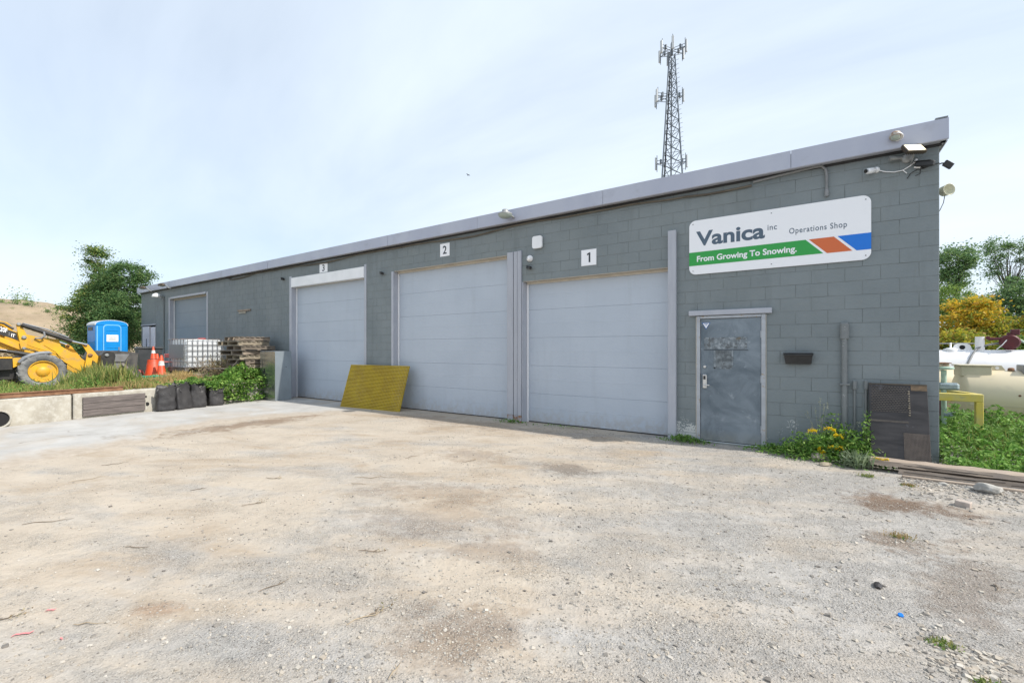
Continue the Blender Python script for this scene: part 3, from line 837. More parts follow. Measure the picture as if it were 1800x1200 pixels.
# roof and metal fascia
rf = wl_(MB().box(XL - .05, XR + .04, WY - .12, WY + DEPTH + .25, WT + 0.004, WT + 0.2), "roof", "roof_gravel")
FY = WY - 0.15
wl_(MB().box(XL - .05, XR + .05, FY + 0.012, WY + 0.0, 4.276, 4.294), "soffit", "lavender_trim")
wl_(MB().box(XL - .05, XR + .02, WY - 0.02, WY + 0.0, 4.24, 4.274), "nailing_strip", "cable_dark")
xx = XR + 0.065; pi_ = 0
frg = random.Random(5)
while xx > XL - .06:
    ln = 2.98 if pi_ else 1.72
    a = max(xx - ln, XL - .06)
    m = MB(); ty = frg.uniform(-.004, .004)
    pl = [(FY + .0 + ty, 4.262), (FY - 0.012 + ty, 4.272), (FY - 0.006 + ty, 4.538), (FY + .06, 4.552), (FY + .06, 4.54), (FY + 0.006 + ty, 4.525), (FY + 0.004 + ty, 4.277)]
    m.prism(pl, a + 0.003, xx - 0.003, 'x')
    wl_(m, "fascia_panel", "fascia_metal"); xx = a; pi_ += 1
m = MB().box(XR + .052, XR + .064, FY + 0.07, WY + DEPTH + .2, 4.265, 4.548); wl_(m, "fascia_return", "fascia_metal")
m = MB().box(XR + .002, XR + .051, FY + 0.07, WY + DEPTH + .2, 4.276, 4.294); wl_(m, "soffit_return", "lavender_trim")
m = MB().box(XR - .06, XR + .06, FY + .02, FY + .3, 4.554, 4.572); wl_(m, "corner_flashing", "conduit_grey")

# overhead doors (each a slab with its sections), jamb boards and seals
def overhead_door(key_, nsec, material, seal=True, label=None, hd=None, z0=0.0):
    x0, x1, _, zt = OPEN[key_]
    dy = WY + 0.175
    d = wl_(MB().box(x0 + .02, x1 - .02, dy + 0.045, dy + 0.06, z0, zt - .02), "overhead_door", material)
    if label: d["label"] = label
    top = zt if hd is None else hd
    h = (top - z0 - 0.02) / nsec
    w = x1 - x0 - .1
    for i in range(nsec):
        m = MB().cbox(x0 + .05, x1 - .05, dy, dy + .044, z0 + .02 + i * h + 0.001, z0 + .02 + (i + 1) * h - .001, 0.0028)
        wl_(m, "door_section", material, d)
        m2 = MB()                                             # shallow pressed line across the middle of a section
        zc = z0 + .02 + (i + .5) * h
        m2.prism([(dy - 0.0005, zc - .010), (dy - 0.0018, zc - 0.002), (dy - 0.0018, zc + .002), (dy - .0005, zc + .010)], x0 + .06, x1 - .06, 'x')
        wl_(m2, "pressed_rib", material, d)
    m = MB().box(x0 + .05, x1 - .05, dy - .004, dy + .044, z0 + .001, z0 + .02); wl_(m, "bottom_seal", "black_rubber", d)
    if seal:
        wl_(MB().cbox(x0 + .022, x0 + .064, dy - .03, dy - .005, z0, top - .05, .004), "side_seal", "white_paint", d)
        wl_(MB().cbox(x1 - .064, x1 - .022, dy - .03, dy - .005, z0, top - .05, .004), "side_seal", "white_paint", d)
        wl_(MB().cbox(x0 + .022, x1 - .022, dy - .034, dy - .005, top - .048, top - .002, .004), "head_seal", "cream_seal", d)
    return d
def jamb(key_, material="lavender_trim", face_l=0.0, face_r=0.0, top=None, proud=0.012, z0=0.0):
    x0, x1, _, zt = OPEN[key_]
    t = top or zt
    wl_(MB().cbox(x0 - face_l, x0 + .02, WY - proud, WY + .19, z0, t, .004), "door_jamb", material)
    wl_(MB().cbox(x1 - .02, x1 + face_r, WY - proud, WY + .19, z0, t, .004), "door_jamb", material)
    wl_(MB().cbox(x0 + .021, x1 - .021, WY + .003, WY + .19, zt - .002, zt + .006, .002), "door_head", "cream_seal")
overhead_door('d1', 5, "overhead_door"); overhead_door('d2', 6, "overhead_door")
overhead_door('d3', 6, "overhead_door", hd=3.60); overhead_door('dock', 5, "dock_door", label="darker blue grey overhead door above the raised yard", z0=0.6)
jamb('d1'); jamb('d2', face_l=0.06); jamb('d3', face_l=0.11, face_r=0.07, top=3.92); jamb('dock', face_l=0.10, face_r=0.09, top=3.86, z0=0.55)
wl_(MB().cbox(-23.65, -20.14, WY - .02, WY + .1, 3.79, 3.87, .005), "door_head_trim", "lavender_trim")
wl_(MB().cbox(-13.93, -10.29, WY - .03, WY + .12, 3.56, 3.86, .005), "header_panel", "white_paint")
# boards on the pier between doors two and one
for (a, b2, p, mt) in ((-5.455, -5.30, .03, "trim_board"), (-5.285, -5.19, .026, "trim_board"), (-5.175, -5.085, .045, "trim_board")):
    wl_(MB().cbox(a, b2, WY - p, WY + .004, 0.15, 3.66, .005), "trim_board", mt)
    wl_(MB().cbox(a, b2, WY - p - .0008, WY + .004, -0.02, 0.149, .005), "rusty_foot", "rusty_trim")
wl_(MB().cbox(-2.035, -1.90, WY - .075, WY + .004, -0.02, 3.62, .005), "trim_board", "trim_board")
# west doorway: white leaf, dark gap, white panel
wl_(MB().box(-27.0, -25.42, WY + .15, WY + .19, 0.4, 2.66), "door_recess", "dark_void")
wd = wl_(MB().cbox(-26.98, -26.15, WY - .02, WY + .07, 0.62, 2.64, .005), "white_door", "white_door_paint")
wl_(MB().box(-26.5, -26.44, WY - .025, WY - .019, 1.35, 2.05), "glazing_slit", "glass_dark", wd)
wl_(MB().cbox(-25.95, -25.43, WY - .015, WY + .07, 0.62, 2.60, .005), "white_door", "white_door_paint")
wl_(MB().cbox(-27.1, -25.3, WY - .05, WY + .01, 2.68, 2.74, .004), "door_header", "trim_board")

# steel personnel door
x0, x1, _, zt = OPEN['man']
fr = wl_(MB().cbox(x0, x0 + .055, WY - .022, WY + .15, -.02, zt, .004), "door_frame", "frame_metal")
wl_(MB().cbox(x1 - .06, x1, WY - .022, WY + .15, -.02, zt, .004), "side_post", "frame_metal", fr)
wl_(MB().cbox(x0 + .056, x1 - .061, WY - .022, WY + .15, zt - .045, zt, .004), "head_rail", "frame_metal", fr)
wl_(MB().cbox(x0 - .012, x0 - .001, WY - .02, WY + .0, .02, zt - .01, .003), "caulk_line", "cream_seal", fr)
wl_(MB().cbox(x1 + .001, x1 + .010, WY - .018, WY + .0, .02, zt - .01, .003), "caulk_line", "cream_seal", fr)
sd = wl_(MB().cbox(x0 + .058, x1 - .063, WY + .004, WY + .05, .045, zt - .05, .003), "steel_door", "worn_door_paint")
wl_(MB().cbox(x0 + .056, x1 - .061, WY - .04, WY + .10, -.01, .04, .006), "threshold", "galvanized")
wl_(MB().cbox(-1.695, -0.470, WY - .055, WY - .001, 2.128, 2.212, .006), "header_board", "lavender_trim")
yd = WY + .004
px = lambda u, v: wpt(u, v, yd)
a0 = px(1238, 593); a1 = px(1313, 613)
wl_(MB().cbox(a0[0], a1[0], yd - .0035, yd - .0005, a1[1], a0[1], .001), "sign_residue", "torn_sticker_residue", sd)
wl_(MB().cbox(a0[0] - .01, a1[0] + .02, yd - .005, yd - .001, a1[1] - .022, a1[1] - .015, .001), "residue_line", "cable_dark", sd)
b0 = px(1258, 616); b1 = px(1286, 646)
wl_(MB().cbox(b0[0], b1[0], yd - .003, yd - .0005, b1[1], b0[1], .001), "window_patch", "dirty_pane", sd)
for (q0, q1, r0, r1) in ((b0[0] - .03, b0[0], b1[1] - .02, b0[1]), (b1[0], b1[0] + .025, b1[1], b0[1] + .01), (b0[0] - .03, b1[0], b1[1] - .02, b1[1])):
    wl_(MB().cbox(q0, q1, yd - .006, yd - .001, r0, r1, .001), "tape_strip", "torn_sticker_residue", sd)
for zc in (1.80, 1.09, 0.30):
    wl_(MB().cyl((x1 - .062, WY - .004, zc - .055), (x1 - .062, WY - .004, zc + .055), .011, 10), "hinge", "frame_metal", sd)
lx, lz = px(1239, 671)
lk = wl_(MB().cbox(lx - .035, lx + .035, yd - .035, yd - .001, .905, 1.145, .012), "keypad_lock", "lock_metal", sd)
wl_(MB().cbox(lx - .018, lx + .018, yd - .039, yd - .033, 1.06, 1.12, .002), "keypad", "black_plastic", sd)
wl_(MB().cbox(lx - .01, lx + .085, yd - .075, yd - .05, .955, .978, .006).cyl((lx, yd - .04, .966), (lx, yd - .06, .966), .012, 10), "lever", "lock_metal", sd)
wl_(MB().lathe([(.028, 0), (.028, .012), (.02, .02)], 16, rot_to((lx, yd - .001, 1.272), (lx, yd - 1, 1.272))), "deadbolt", "lock_metal", sd)
tx0, tz0 = px(1233.5, 567); tx1, tz1 = px(1249, 579)
tm = (tx0 + tx1) / 2
st = wl_(MB().prism([(tx0, tz0), (tx1, tz0), (tm, tz1)], yd - .002, yd - .0006, 'y'), "triangle_sticker", "sticker_blue", sd)
ins = .016
wl_(MB().prism([(tx0 + ins, tz0 - .011), (tx1 - ins, tz0 - .011), (tm, tz1 + .02)], yd - .003, yd - .0021, 'y'), "sticker_face", "sign_white", sd)
wl_(MB().cbox(tm - .028, tm + .028, yd - .004, yd - .0031, tz0 - .030, tz0 - .020, .0003), "sticker_print", "sticker_blue", sd)
wl_(MB().cbox(tm - .012, tm + .012, yd - .004, yd - .0031, tz0 - .052, tz0 - .042, .0003), "sticker_print", "sticker_blue", sd)

# broken block with a bit of timber left in the wall
m = MB().cbox(-17.45, -16.55, WY - .05, WY + .0, 2.93, 3.0, .01); wl_(m, "timber_remnant", "pallet_wood")
m = MB().cbox(-17.4, -16.9, WY - .03, WY - .002, 2.86, 2.925, .01); wl_(m, "broken_edge", "concrete_block_old")

# ------------------------------------------------------------------ sign and number plates
SX0, SX1, SZ0, SZ1 = -1.690, 0.733, 2.828, 3.738
sg = thing("company_sign", "large white rounded sign board with slate lettering and green, orange and blue stripes", "sign", (SX0, WY, SZ0))
def rounded(x0, x1, z0, z1, r, n=7):
    pts = []
    for cx, cz, a in ((x1 - r, z1 - r, 0), (x0 + r, z1 - r, 90), (x0 + r, z0 + r, 180), (x1 - r, z0 + r, 270)):
        for k in range(n + 1):
            t = R(a + 90 * k / n); pts.append((cx + r * math.cos(t), cz + r * math.sin(t)))
    return pts
W_, H_ = SX1 - SX0, SZ1 - SZ0
MB().prism(rounded(0, W_, 0, H_, .105), -.024, -.006, 'y').build("board", "sign_white", sg)
def stripe(pts, mt):
    MB().prism([(a - SX0, b2 - SZ0) for a, b2 in pts], -.0262, -.0242, 'y').build("stripe", mt, sg)
stripe([(-1.690, 3.203), (-0.036, 3.203), (0.182, 2.975), (-1.690, 2.975)], "sign_green")
stripe([(0.004, 3.203), (0.308, 3.203), (0.524, 2.972), (0.227, 2.972)], "sign_orange")
stripe([(0.351, 3.203), (0.733, 3.203), (0.733, 2.970), (0.571, 2.970)], "sign_blue")
def st_(s, x0, x1, zb, h, mt, bold, yy=-.0255, sp=1.0): text_part(s, x0 - SX0, x1 - SX0, zb - SZ0, yy, h, mt, sg, bold=bold, space=sp)
st_("Vanica", -1.580, -0.566, 3.311, 0.232, "sign_slate", 0.03)
st_("inc", -0.530, -0.405, 3.418, 0.088, "sign_slate", 0.008, sp=1.1)
st_("Operations Shop", -0.244, 0.461, 3.322, 0.084, "sign_slate", 0.008, sp=1.12)
st_("From Growing To Snowing.", -1.567, -0.146, 3.041, 0.092, "sign_white", 0.026, -.0275)
for (sx, sz) in ((.06, .06), (W_ / 2, .06), (W_ - .06, .06), (.06, H_ - .06), (W_ / 2, H_ - .06), (W_ - .06, H_ - .06)):
    MB().lathe([(.009, 0), (.008, .003), (.003, .004)], 10, rot_to((sx, -.0242, sz), (sx, -1, sz))).build("screw", "conduit_grey", sg)
for s, u0, v0, u1, v1, where in (("1", 1022, 439, 1048.5, 466.5, "above the overhead door beside the large sign"), ("2", 774, 428, 790.5, 450.5, "above the middle of the three overhead doors"), ("3", 562, 458, 576, 472.5, "above the overhead door with a white header panel")):
    (a, z1), (b2, z0) = wpt(u0, v0), wpt(u1, v1)
    cz = (z0 + z1) / 2 ; w2 = (b2 - a) / 2; hh = .155
    if s == '3': cz, hh = 4.02, .14
    n = thing("number_plate", "white plate with black number %s %s" % (s, where), "sign", ((a + b2) / 2, WY, cz - hh), group="door number plates")
    MB().cbox(-w2, w2, -.008, -.002, 0, 2 * hh, .002).build("plate", "sign_white", n)
    tw = {"1": .042, "2": .062, "3": .062}[s]
    if s == "1":
        MB().prism([(.0, .06), (.034, .06), (.034, .25), (.008, .25), (-.034, .228), (-.034, .196), (.0, .212)], -.0105, -.0085, 'y').build("numeral", "plate_ink", n)
    else:
        text_part(s, -tw, tw, hh - .095, -.0092, .19, "plate_ink", n, "numeral", bold=.02)

# ------------------------------------------------------------------ lamps, cameras, conduits on the wall
def on_wall(u, v, y=WY): x, z = wpt(u, v, y); return x, z
FYW = FY - .012
# round weathered lamp on the fascia near the corner
x, z = on_wall(1577, 236, FYW - .1)
t = thing("fascia_lamp", "rust stained round floodlight on the fascia near the building corner", "lamp", (x, FYW, z)); t.scale = (.66, .66, .66)
MB().lathe([(.02, 0), (.075, .01), (.095, .05), (.10, .10), (.085, .125)], 20, rot_to((0, -.06, .06), (-.25, -.45, -.75))).build("housing", "rusty_lamp", t)
MB().lathe([(.108, -.012), (.112, 0), (.108, .012), (.098, .0)], 20, rot_to((0, -.085, -.025), (-.25, -.475, -.835))).build("rim", "white_paint", t)
MB().lathe([(.082, 0), (.06, .02), (.02, .03)], 18, rot_to((-.02, -.11, -.05), (-.27, -.5, -.86))).build("lens", "lens_glass", t)
MB().cyl((0, 0, .08), (0, -.06, .07), .022, 10).build("bracket", "rust", t)
# lit LED floodlight
x, z = on_wall(1608, 258, WY - .28)
t = thing("led_floodlight", "lit square floodlight glowing warm white under the fascia corner", "floodlight", (x, WY, z - .13)); t.scale = (.72, .85, .72)
fm = Matrix.Translation((0, -.28, .17)) @ Matrix.Rotation(R(24), 4, 'Z') @ Matrix.Rotation(R(-38), 4, 'X')
MB().cbox(-.16, .16, -.02, .035, -.12, .12, .008, fm).build("housing", "lamp_bronze", t)
MB().box(-.135, .135, -.0235, -.0205, -.095, .095, fm).build("light_panel", "led_panel", t)
m = MB()
for k in range(9): m.box(-.14 + k * .033, -.134 + k * .033, .036, .058, -.11, .11, fm)
m.build("cooling_fin", "lamp_bronze", t)
MB().tube([(0, 0, .0), (.0, -.10, .01), (0, -.2, .05), (0, -.25, .12)], .016, 8).build("arm", "grey_casting", t)
# twin casting below it
x, z = on_wall(1590, 277, WY - .05)
t = thing("junction_box", "grey round junction box with a stub knuckle below the lit floodlight", "box", (x, WY, z))
MB().lathe([(.062, 0), (.062, .035), (.05, .05), (.02, .056)], 18, rot_to((.03, -.004, -.01), (.03, -1, -.01))).build("box_body", "grey_casting", t)
MB().tube([(-.02, -.035, .0), (-.10, -.06, .01), (-.16, -.075, .012)], [.022, .026, .034], 10).build("knuckle", "grey_casting", t)
# white bullet camera with its dangling lead
x, z = on_wall(1534, 300, WY - .1)
t = thing("bullet_camera", "white bullet camera with a looping white lead above the sign", "camera", (x, WY, z))
MB().lathe([(.03, 0), (.038, .006), (.038, .12), (.030, .14)], 18, rot_to((.02, -.045, .02), (-.45, -.62, -.16))).build("body", "white_paint", t)
MB().lathe([(.027, 0), (.02, .004)], 16, rot_to((-.081, -.182, -.018), (-.55, -.76, -.2))).build("lens", "glass_dark", t)
MB().lathe([(.04, 0), (.038, .02), (.02, .04)], 16, rot_to((.05, -.002, .03), (.05, -1, .03))).build("mount", "white_paint", t)
MB().tube([(.06, -.03, .02), (.14, -.02, -.02), (.24, -.015, -.045), (.33, -.015, -.04), (.40, -.015, .0), (.46, -.02, .05)], .007, 7).tube([(.33, -.015, -.04), (.37, -.015, -.09)], .006, 6).build("lead", "white_paint", t)
MB().cyl((.44, -.022, .03), (.47, -.024, .075), .014, 8).build("plug", "white_paint", t)
x, z = on_wall(1612, 296)
t = thing("cable_junction", "small white connectors and loose dark wires beside the bullet camera", "cable", (x, WY, z))
MB().cyl((-.03, -.015, .02), (.03, -.02, .0), .015, 8).build("connector", "white_paint", t)
MB().tube([(-.10, -.01, -.12), (-.07, -.012, -.06), (0, -.012, -.02), (.06, -.01, -.02), (.16, -.01, .01), (.22, -.01, .02)], .005, 6).tube([(.03, -.01, -.02), (.03, -.01, -.08), (-.02, -.01, -.1)], .004, 6).build("wire", "cable_dark", t)
def twin_spot(u, v, label, s=1.0, y=WY, name="security_camera", grp=None, yaw=0.0):
    x, z = on_wall(u, v, y - .1)
    t = thing(name, label, "camera", (x, y, z), group=grp)
    MB().lathe([(.035 * s, 0), (.033 * s, .02), (.015 * s, .03)], 14, rot_to((0, -.002, 0), (0, -1, 0))).build("mount", "black_plastic", t)
    MB().tube([(0, -.02, 0), (0, -.06 * s, -.01)], .012 * s, 8).build("arm", "black_plastic", t)
    mt = Matrix.Translation((0, -.075 * s, 0)) @ Matrix.Rotation(R(-28 + yaw), 4, 'Z') @ Matrix.Rotation(R(14), 4, 'Y')
    MB().cbox(-.10 * s, .09 * s, -.035 * s, .035 * s, -.028 * s, .034 * s, .008, mt).build("body", "black_plastic", t)
    MB().cbox(-.13 * s, .06 * s, -.042 * s, .042 * s, .035 * s, .042 * s, .003, mt).build("sun_hood", "black_plastic", t)
    MB().lathe([(.026 * s, 0), (.024 * s, .012 * s), (.012 * s, .014 * s)], 14, mt @ rot_to((-.10 * s, 0, 0), (-1, 0, 0))).build("lens", "glass_dark", t)
    return t
twin_spot(1628, 287, "black hooded camera on the wall beside the building corner", 1.0)
twin_spot(928, 470, "small black camera under the white dome camera", .8)
twin_spot(668, 480, "black camera on the pier between doors three and two", .85)
twin_spot(494, 490, "black camera beside the white header of door three", .95)
# black panel light past the corner
t = thing("panel_light", "small black panel light held out past the building corner", "lamp", (XR, WY + .1, 4.03)); t.scale = (.72, .72, .72)
MB().tube([(0, 0, 0), (.05, -.02, .01), (.075, -.04, .0)], .012, 8).build("arm", "black_plastic", t)
mt = Matrix.Translation((.13, -.07, -.05)) @ Matrix.Rotation(R(35), 4, 'Y') @ Matrix.Rotation(R(25), 4, 'Z')
MB().cbox(-.075, .075, -.02, .02, -.055, .055, .006, mt).build("housing", "black_plastic", t)
MB().cbox(-.066, .066, -.0235, -.0205, -.046, .046, .001, mt).build("face_glass", "glass_dark", t)
# cream horn on the end wall
x, z = wpt(1667, 333, WY + .25)
t = thing("horn_speaker", "cream round horn speaker on the end wall with a drooping lead", "speaker", (XR, WY + .3, z)); t.scale = (.8, .8, .8)
dx = x - XR
MB().lathe([(.05, -.08), (.085, -.06), (.092, .02), (.10, .05), (.092, .05), (.06, -.02), (.01, -.03)], 22, rot_to((dx + .02, -.02, 0), (dx + .55, -.85, .0))).build("horn", "cream_plastic", t)
MB().tube([(0, 0, -.02), (.05, 0, -.01), (dx - .03, .02, 0)], .018, 8).build("bracket", "grey_casting", t)
MB().tube([(dx, .0, -.09), (dx - .015, .0, -.2), (dx - .06, 0, -.32), (.005, .0, -.42)], .006, 6).build("lead", "conduit_grey", t)
# conduit elbow at the top and the cable under the fascia
xa, za = on_wall(1453, 345); xb, zb = on_wall(1455, 290)
t = thing("conduit_elbow", "grey painted conduit bending down from the fascia above the sign", "conduit", (xa, WY, za))
hgt = zb - za
MB().tube([(0, -.03, 0), (0, -.03, hgt - .16), (-.012, -.03, hgt - .07), (-.06, -.03, hgt - .012), (-.14, -.03, hgt - .005), (-.55, -.03, hgt - .03), (-.95, -.03, hgt - .06)], .019, 10).build("pipe", "conduit_pale", t)
MB().lathe([(.026, 0), (.026, .09), (.02, .10)], 12, Matrix.Translation((0, -.03, -.01))).build("end_fitting", "conduit_pale", t)
crg = random.Random(9)
pts = []; x = -0.75
while x > -18.2:
    sag = -.01 + 0.028 * math.sin(x * 1.15) + 0.016 * math.sin(x * 2.3 + 1) + .008 * crg.uniform(-1, 1)
    pts.append((x + .75, -.028, sag)); x -= .33
pts.append((x + .75, -.028, .08))
t = thing("overhead_cable", "brown cable sagging along the wall just under the fascia", "cable", (-.75, WY, 4.205))
MB().tube(pts, .017, 7).build("sheath", "cable_brown", t)
m = MB().tube([(a - .15, b2 + .006, c + .012 + .01 * math.sin(a * 2)) for a, b2, c in pts[18:]], .009, 6); m.build("thin_wire", "cable_dark", t)
# white square radio unit, white dome camera
(xa, za), (xb, zb) = wpt(935.5, 416, WY - .06), wpt(952.5, 435, WY - .06)
t = thing("radio_unit", "white rounded square radio unit above the white dome camera", "box", ((xa + xb) / 2, WY, zb))
MB().prism(rounded(-(xb - xa) / 2, (xb - xa) / 2, 0, za - zb, .05), -.065, -.02, 'y').build("casing", "white_paint", t)
MB().box(-.05, .05, -.02, 0, .05, .15).build("bracket", "grey_casting", t)
x, z = on_wall(930, 454, WY - .06)
t = thing("dome_camera", "white dome camera with a black eye between door two and door one", "camera", (x, WY, z))
MB().lathe([(.062, 0), (.066, .012), (.066, .045), (.056, .05)], 22, rot_to((0, -.001, 0), (0, -1, 0))).build("base", "white_paint", t)
MB().lathe([(.055, 0), (.05, .025), (.034, .045), (.012, .054)], 22, rot_to((-.004, -.05, -.006), (-.2, -1, -.2))).build("dome", "white_paint", t)
MB().lathe([(.030, 0), (.026, .012), (.01, .018)], 18, rot_to((-.014, -.084, -.012), (-.25, -1, -.22))).build("lens", "glass_dark", t)
# wall-pack lamp on fascia
x, z = on_wall(888, 377, FYW - .18)
t = thing("area_lamp", "grey glass bowl area lamp on the fascia above door two", "lamp", (x, FYW, z))
MB().tube([(.10, 0, -.04), (.09, -.08, -.02), (.04, -.15, .03)], .022, 10).build("arm", "grey_casting", t)
MB().lathe([(.03, .10), (.06, .10), (.07, .06), (.075, .04)], 18, Matrix.Translation((0, -.18, 0))).build("ballast_cap", "grey_casting", t)
MB().lathe([(.075, .04), (.145, .02), (.155, .0), (.15, -.01)], 22, Matrix.Translation((0, -.18, 0))).build("reflector", "grey_casting", t)
MB().lathe([(.148, -.01), (.135, -.045), (.09, -.07), (.03, -.078)], 22, Matrix.Translation((0, -.18, 0))).build("bowl", "lens_glass", t)
# fascia lamps at the west end
for u, v, lb in ((286, 502, "dark cobra-neck lamp on the fascia above the dock door"), (253, 507, "dark cobra-neck lamp on the fascia end beside the dark tree")):
    x, z = on_wall(u, v, FYW - .25)
    t = thing("cobra_lamp", lb, "lamp", (x, FYW, z), group="cobra lamps on the fascia")
    MB().tube([(.2, 0, -.12), (.2, -.1, -.1), (.12, -.2, .03), (0, -.25, .07)], .024, 8).build("arm", "conduit_grey", t)
    MB().lathe([(.05, .06), (.10, .03), (.13, -.03), (.12, -.06)], 16, Matrix.Translation((-.06, -.27, .05)) @ Matrix.Scale(1.7, 4, (1, 0, 0))).build("head", "lamp_bronze", t)
    MB().lathe([(.11, -.06), (.07, -.085), (.02, -.09)], 16, Matrix.Translation((-.06, -.27, .05)) @ Matrix.Scale(1.7, 4, (1, 0, 0))).build("lens", "lens_glass", t)
x, z = on_wall(278, 520, WY - .2)
t = thing("wall_lamp", "white bowl lamp on a thin conduit beside the dock door", "lamp", (x, WY, z))
MB().lathe([(.06, .12), (.16, .06), (.19, -.04), (.17, -.06)], 18, Matrix.Translation((-.1, -.22, 0))).build("bowl", "white_paint", t)
MB().tube([(.12, -.03, -.02), (.08, -.12, .02), (-.05, -.2, .05)], .022, 8).build("arm", "conduit_grey", t)
MB().tube([(.12, -.03, -.02), (.12, -.03, -.6), (.12, -.03, 0.62 - z)], .022, 8).build("conduit", "conduit_grey", t)
# black letter tray
(xa, za), (xb, zb) = wpt(1377.5, 622, WY - .1), wpt(1429, 640, WY - .1)
t = thing("mailbox", "black wall letter box beside the steel door", "mailbox", ((xa + xb) / 2, WY, zb))
w2 = (xb - xa) / 2; hh = za - zb
m = MB()
P0 = [(-w2 + .02, -.005, 0), (w2 - .02, -.005, 0), (w2 - .025, -.075, 0), (-w2 + .025, -.075, 0)]
P1 = [(-w2, -.005, hh), (w2, -.005, hh), (w2, -.12, hh), (-w2, -.12, hh)]
m.add(P0 + P1, [(0, 1, 2, 3), (7, 6, 5, 4), (3, 2, 6, 7), (0, 4, 5, 1), (1, 5, 6, 2), (0, 3, 7, 4)]).build("box_body", "black_plastic", t)
MB().cbox(-w2 - .008, w2 + .008, -.13, -.002, hh + .001, hh + .018, .006).build("lid", "black_plastic", t)
MB().cbox(-w2 - .004, w2 + .004, -.134, -.1205, hh - .022, hh + .0, .004).build("lip", "black_plastic", t)
# conduits at the corner
(x, z1), (_, zj) = wpt(1484, 567), wpt(1484, 597)
t = thing("riser_conduit", "thick grey riser pipe with a box head between mailbox and scrap panel", "conduit", (x, WY, 0))
MB().cbox(-.052, .052, -.085, -.002, zj, z1, .018).build("box_head", "conduit_grey", t)
MB().cyl((0, -.045, -.05), (0, -.045, zj + .01), .036, 14).build("pipe", "conduit_grey", t)
for k in (.35, 1.05): MB().cbox(-.06, .06, -.086, -.001, k, k + .025, .003).build("strap", "conduit_grey", t)
for u, lb in ((1502, "thin grey conduit stub beside the thick riser pipe"), (1522, "thin grey conduit stub at the edge of the scrap panel")):
    x, z1 = wpt(u, 672)
    t = thing("conduit_stub", lb, "conduit", (x, WY, 0))
    MB().cyl((0, -.022, -.05), (0, -.022, z1 - .02), .015, 10).build("pipe", "conduit_grey", t)
    MB().cbox(-.024, .024, -.048, -.001, z1 - .1, z1 + .03, .01).build("cap", "conduit_grey", t)

# ------------------------------------------------------------------ lattice radio tower behind the shop
rx, ry = ray(1181); TZ = 60.0
TX, TY = rx * TZ, ry * TZ
tw = thing("radio_tower", "tall steel lattice radio mast with antennas rising behind the roof", "tower", (TX, TY, 0), rz=R(18))
def tw_w(z): return max(0.42, 3.05 - z * 0.064)          # leg distance from centre
angs = [R(90), R(210), R(330)]
def tw_p(i, z): r_ = tw_w(z); return Vector((r_ * math.cos(angs[i]), r_ * math.sin(angs[i]), z))
HT = 41.2
for i in range(3):
    MB().tube([tw_p(i, 0), tw_p(i, 15), tw_p(i, 30), tw_p(i, HT)], [.15, .13, .10, .075], 8).build("leg", "tower_steel", tw)
m = MB(); z = 0.0
while z < HT - .5:
    dz = 0.95 + tw_w(z) * .42; z2 = min(z + dz, HT)
    for i in range(3):
        j = (i + 1) % 3
        m.tube([tw_p(i, z), tw_p(j, z2)], .042, 5); m.tube([tw_p(j, z), tw_p(i, z2)], .042, 5); m.tube([tw_p(i, z), tw_p(j, z)], .035, 5)
    z = z2
m.build("lattice", "tower_steel", tw)
m = MB()
for k in range(int(HT / .62)):
    q = tw_p(2, k * .62); m.tube([q, q + Vector((.42 if k % 2 else .36, -.22, 0))], .022, 5)
m.build("climbing_peg", "tower_steel", tw)
m = MB()
for i in (0, 1, 2): m.tube([tw_p(1, 0) + Vector((.25 + .09 * i, .1, 0)), tw_p(1, 20) + Vector((.25 + .07 * i, .1, 0)), tw_p(1, 39) + Vector((.2 + .05 * i, .1, 0))], .035, 5)
m.build("feeder_cable", "cable_dark", tw)
for zc, reach, na, ph in ((HT + .6, 1.30, 3, -18), (HT + .6, 1.2, 3, 30), (35.6, 1.25, 2, 165), (35.4, 0.55, 1, -12), (26.9, .6, 1, 170), (26.5, .4, 1, -15)):
    for a in range(na):
        an = R(ph + 120 * a) if na == 3 else R(ph + 40 * a)
        c0 = Vector((math.cos(an) * tw_w(zc) * .5, math.sin(an) * tw_w(zc) * .5, zc)); c1 = Vector((math.cos(an) * (tw_w(zc) + reach), math.sin(an) * (tw_w(zc) + reach), zc))
        MB().tube([c0, c1], .05, 6).tube([c0 - Vector((0, 0, .6)), c1 - Vector((0, 0, .05))], .04, 6).tube([c0 + Vector((0, 0, .35)), c1 + Vector((0, 0, .4))], .035, 6).build("antenna_arm", "tower_steel", tw)
        MB().tube([c1 + Vector((0, 0, -1.1)), c1 + Vector((0, 0, 1.15))], .045, 6).build("antenna_pole", "tower_steel", tw)
        q = c1 + Vector((math.cos(an), math.sin(an), 0)) * .16
        MB().cbox(-.10, .10, -.16, .16, -.8, .85, .03, Matrix.Translation(q) @ Matrix.Rotation(an, 4, 'Z')).build("antenna", "antenna_pale", tw)
        MB().cbox(-.12, .12, -.17, .17, -.3, .3, .03, Matrix.Translation(c0 + (c1 - c0) * .6 + Vector((0, 0, .2))) @ Matrix.Rotation(an, 4, 'Z')).build("radio_head", "tower_steel", tw)
MB().tube([(.0, 0, HT), (0, 0, HT + 1.6)], .16, 8).build("top_mast", "tower_steel", tw)
MB().tube([(.1, 0, HT + 1.6), (.1, 0, HT + 2.9)], .03, 5).build("whip", "tower_steel", tw)

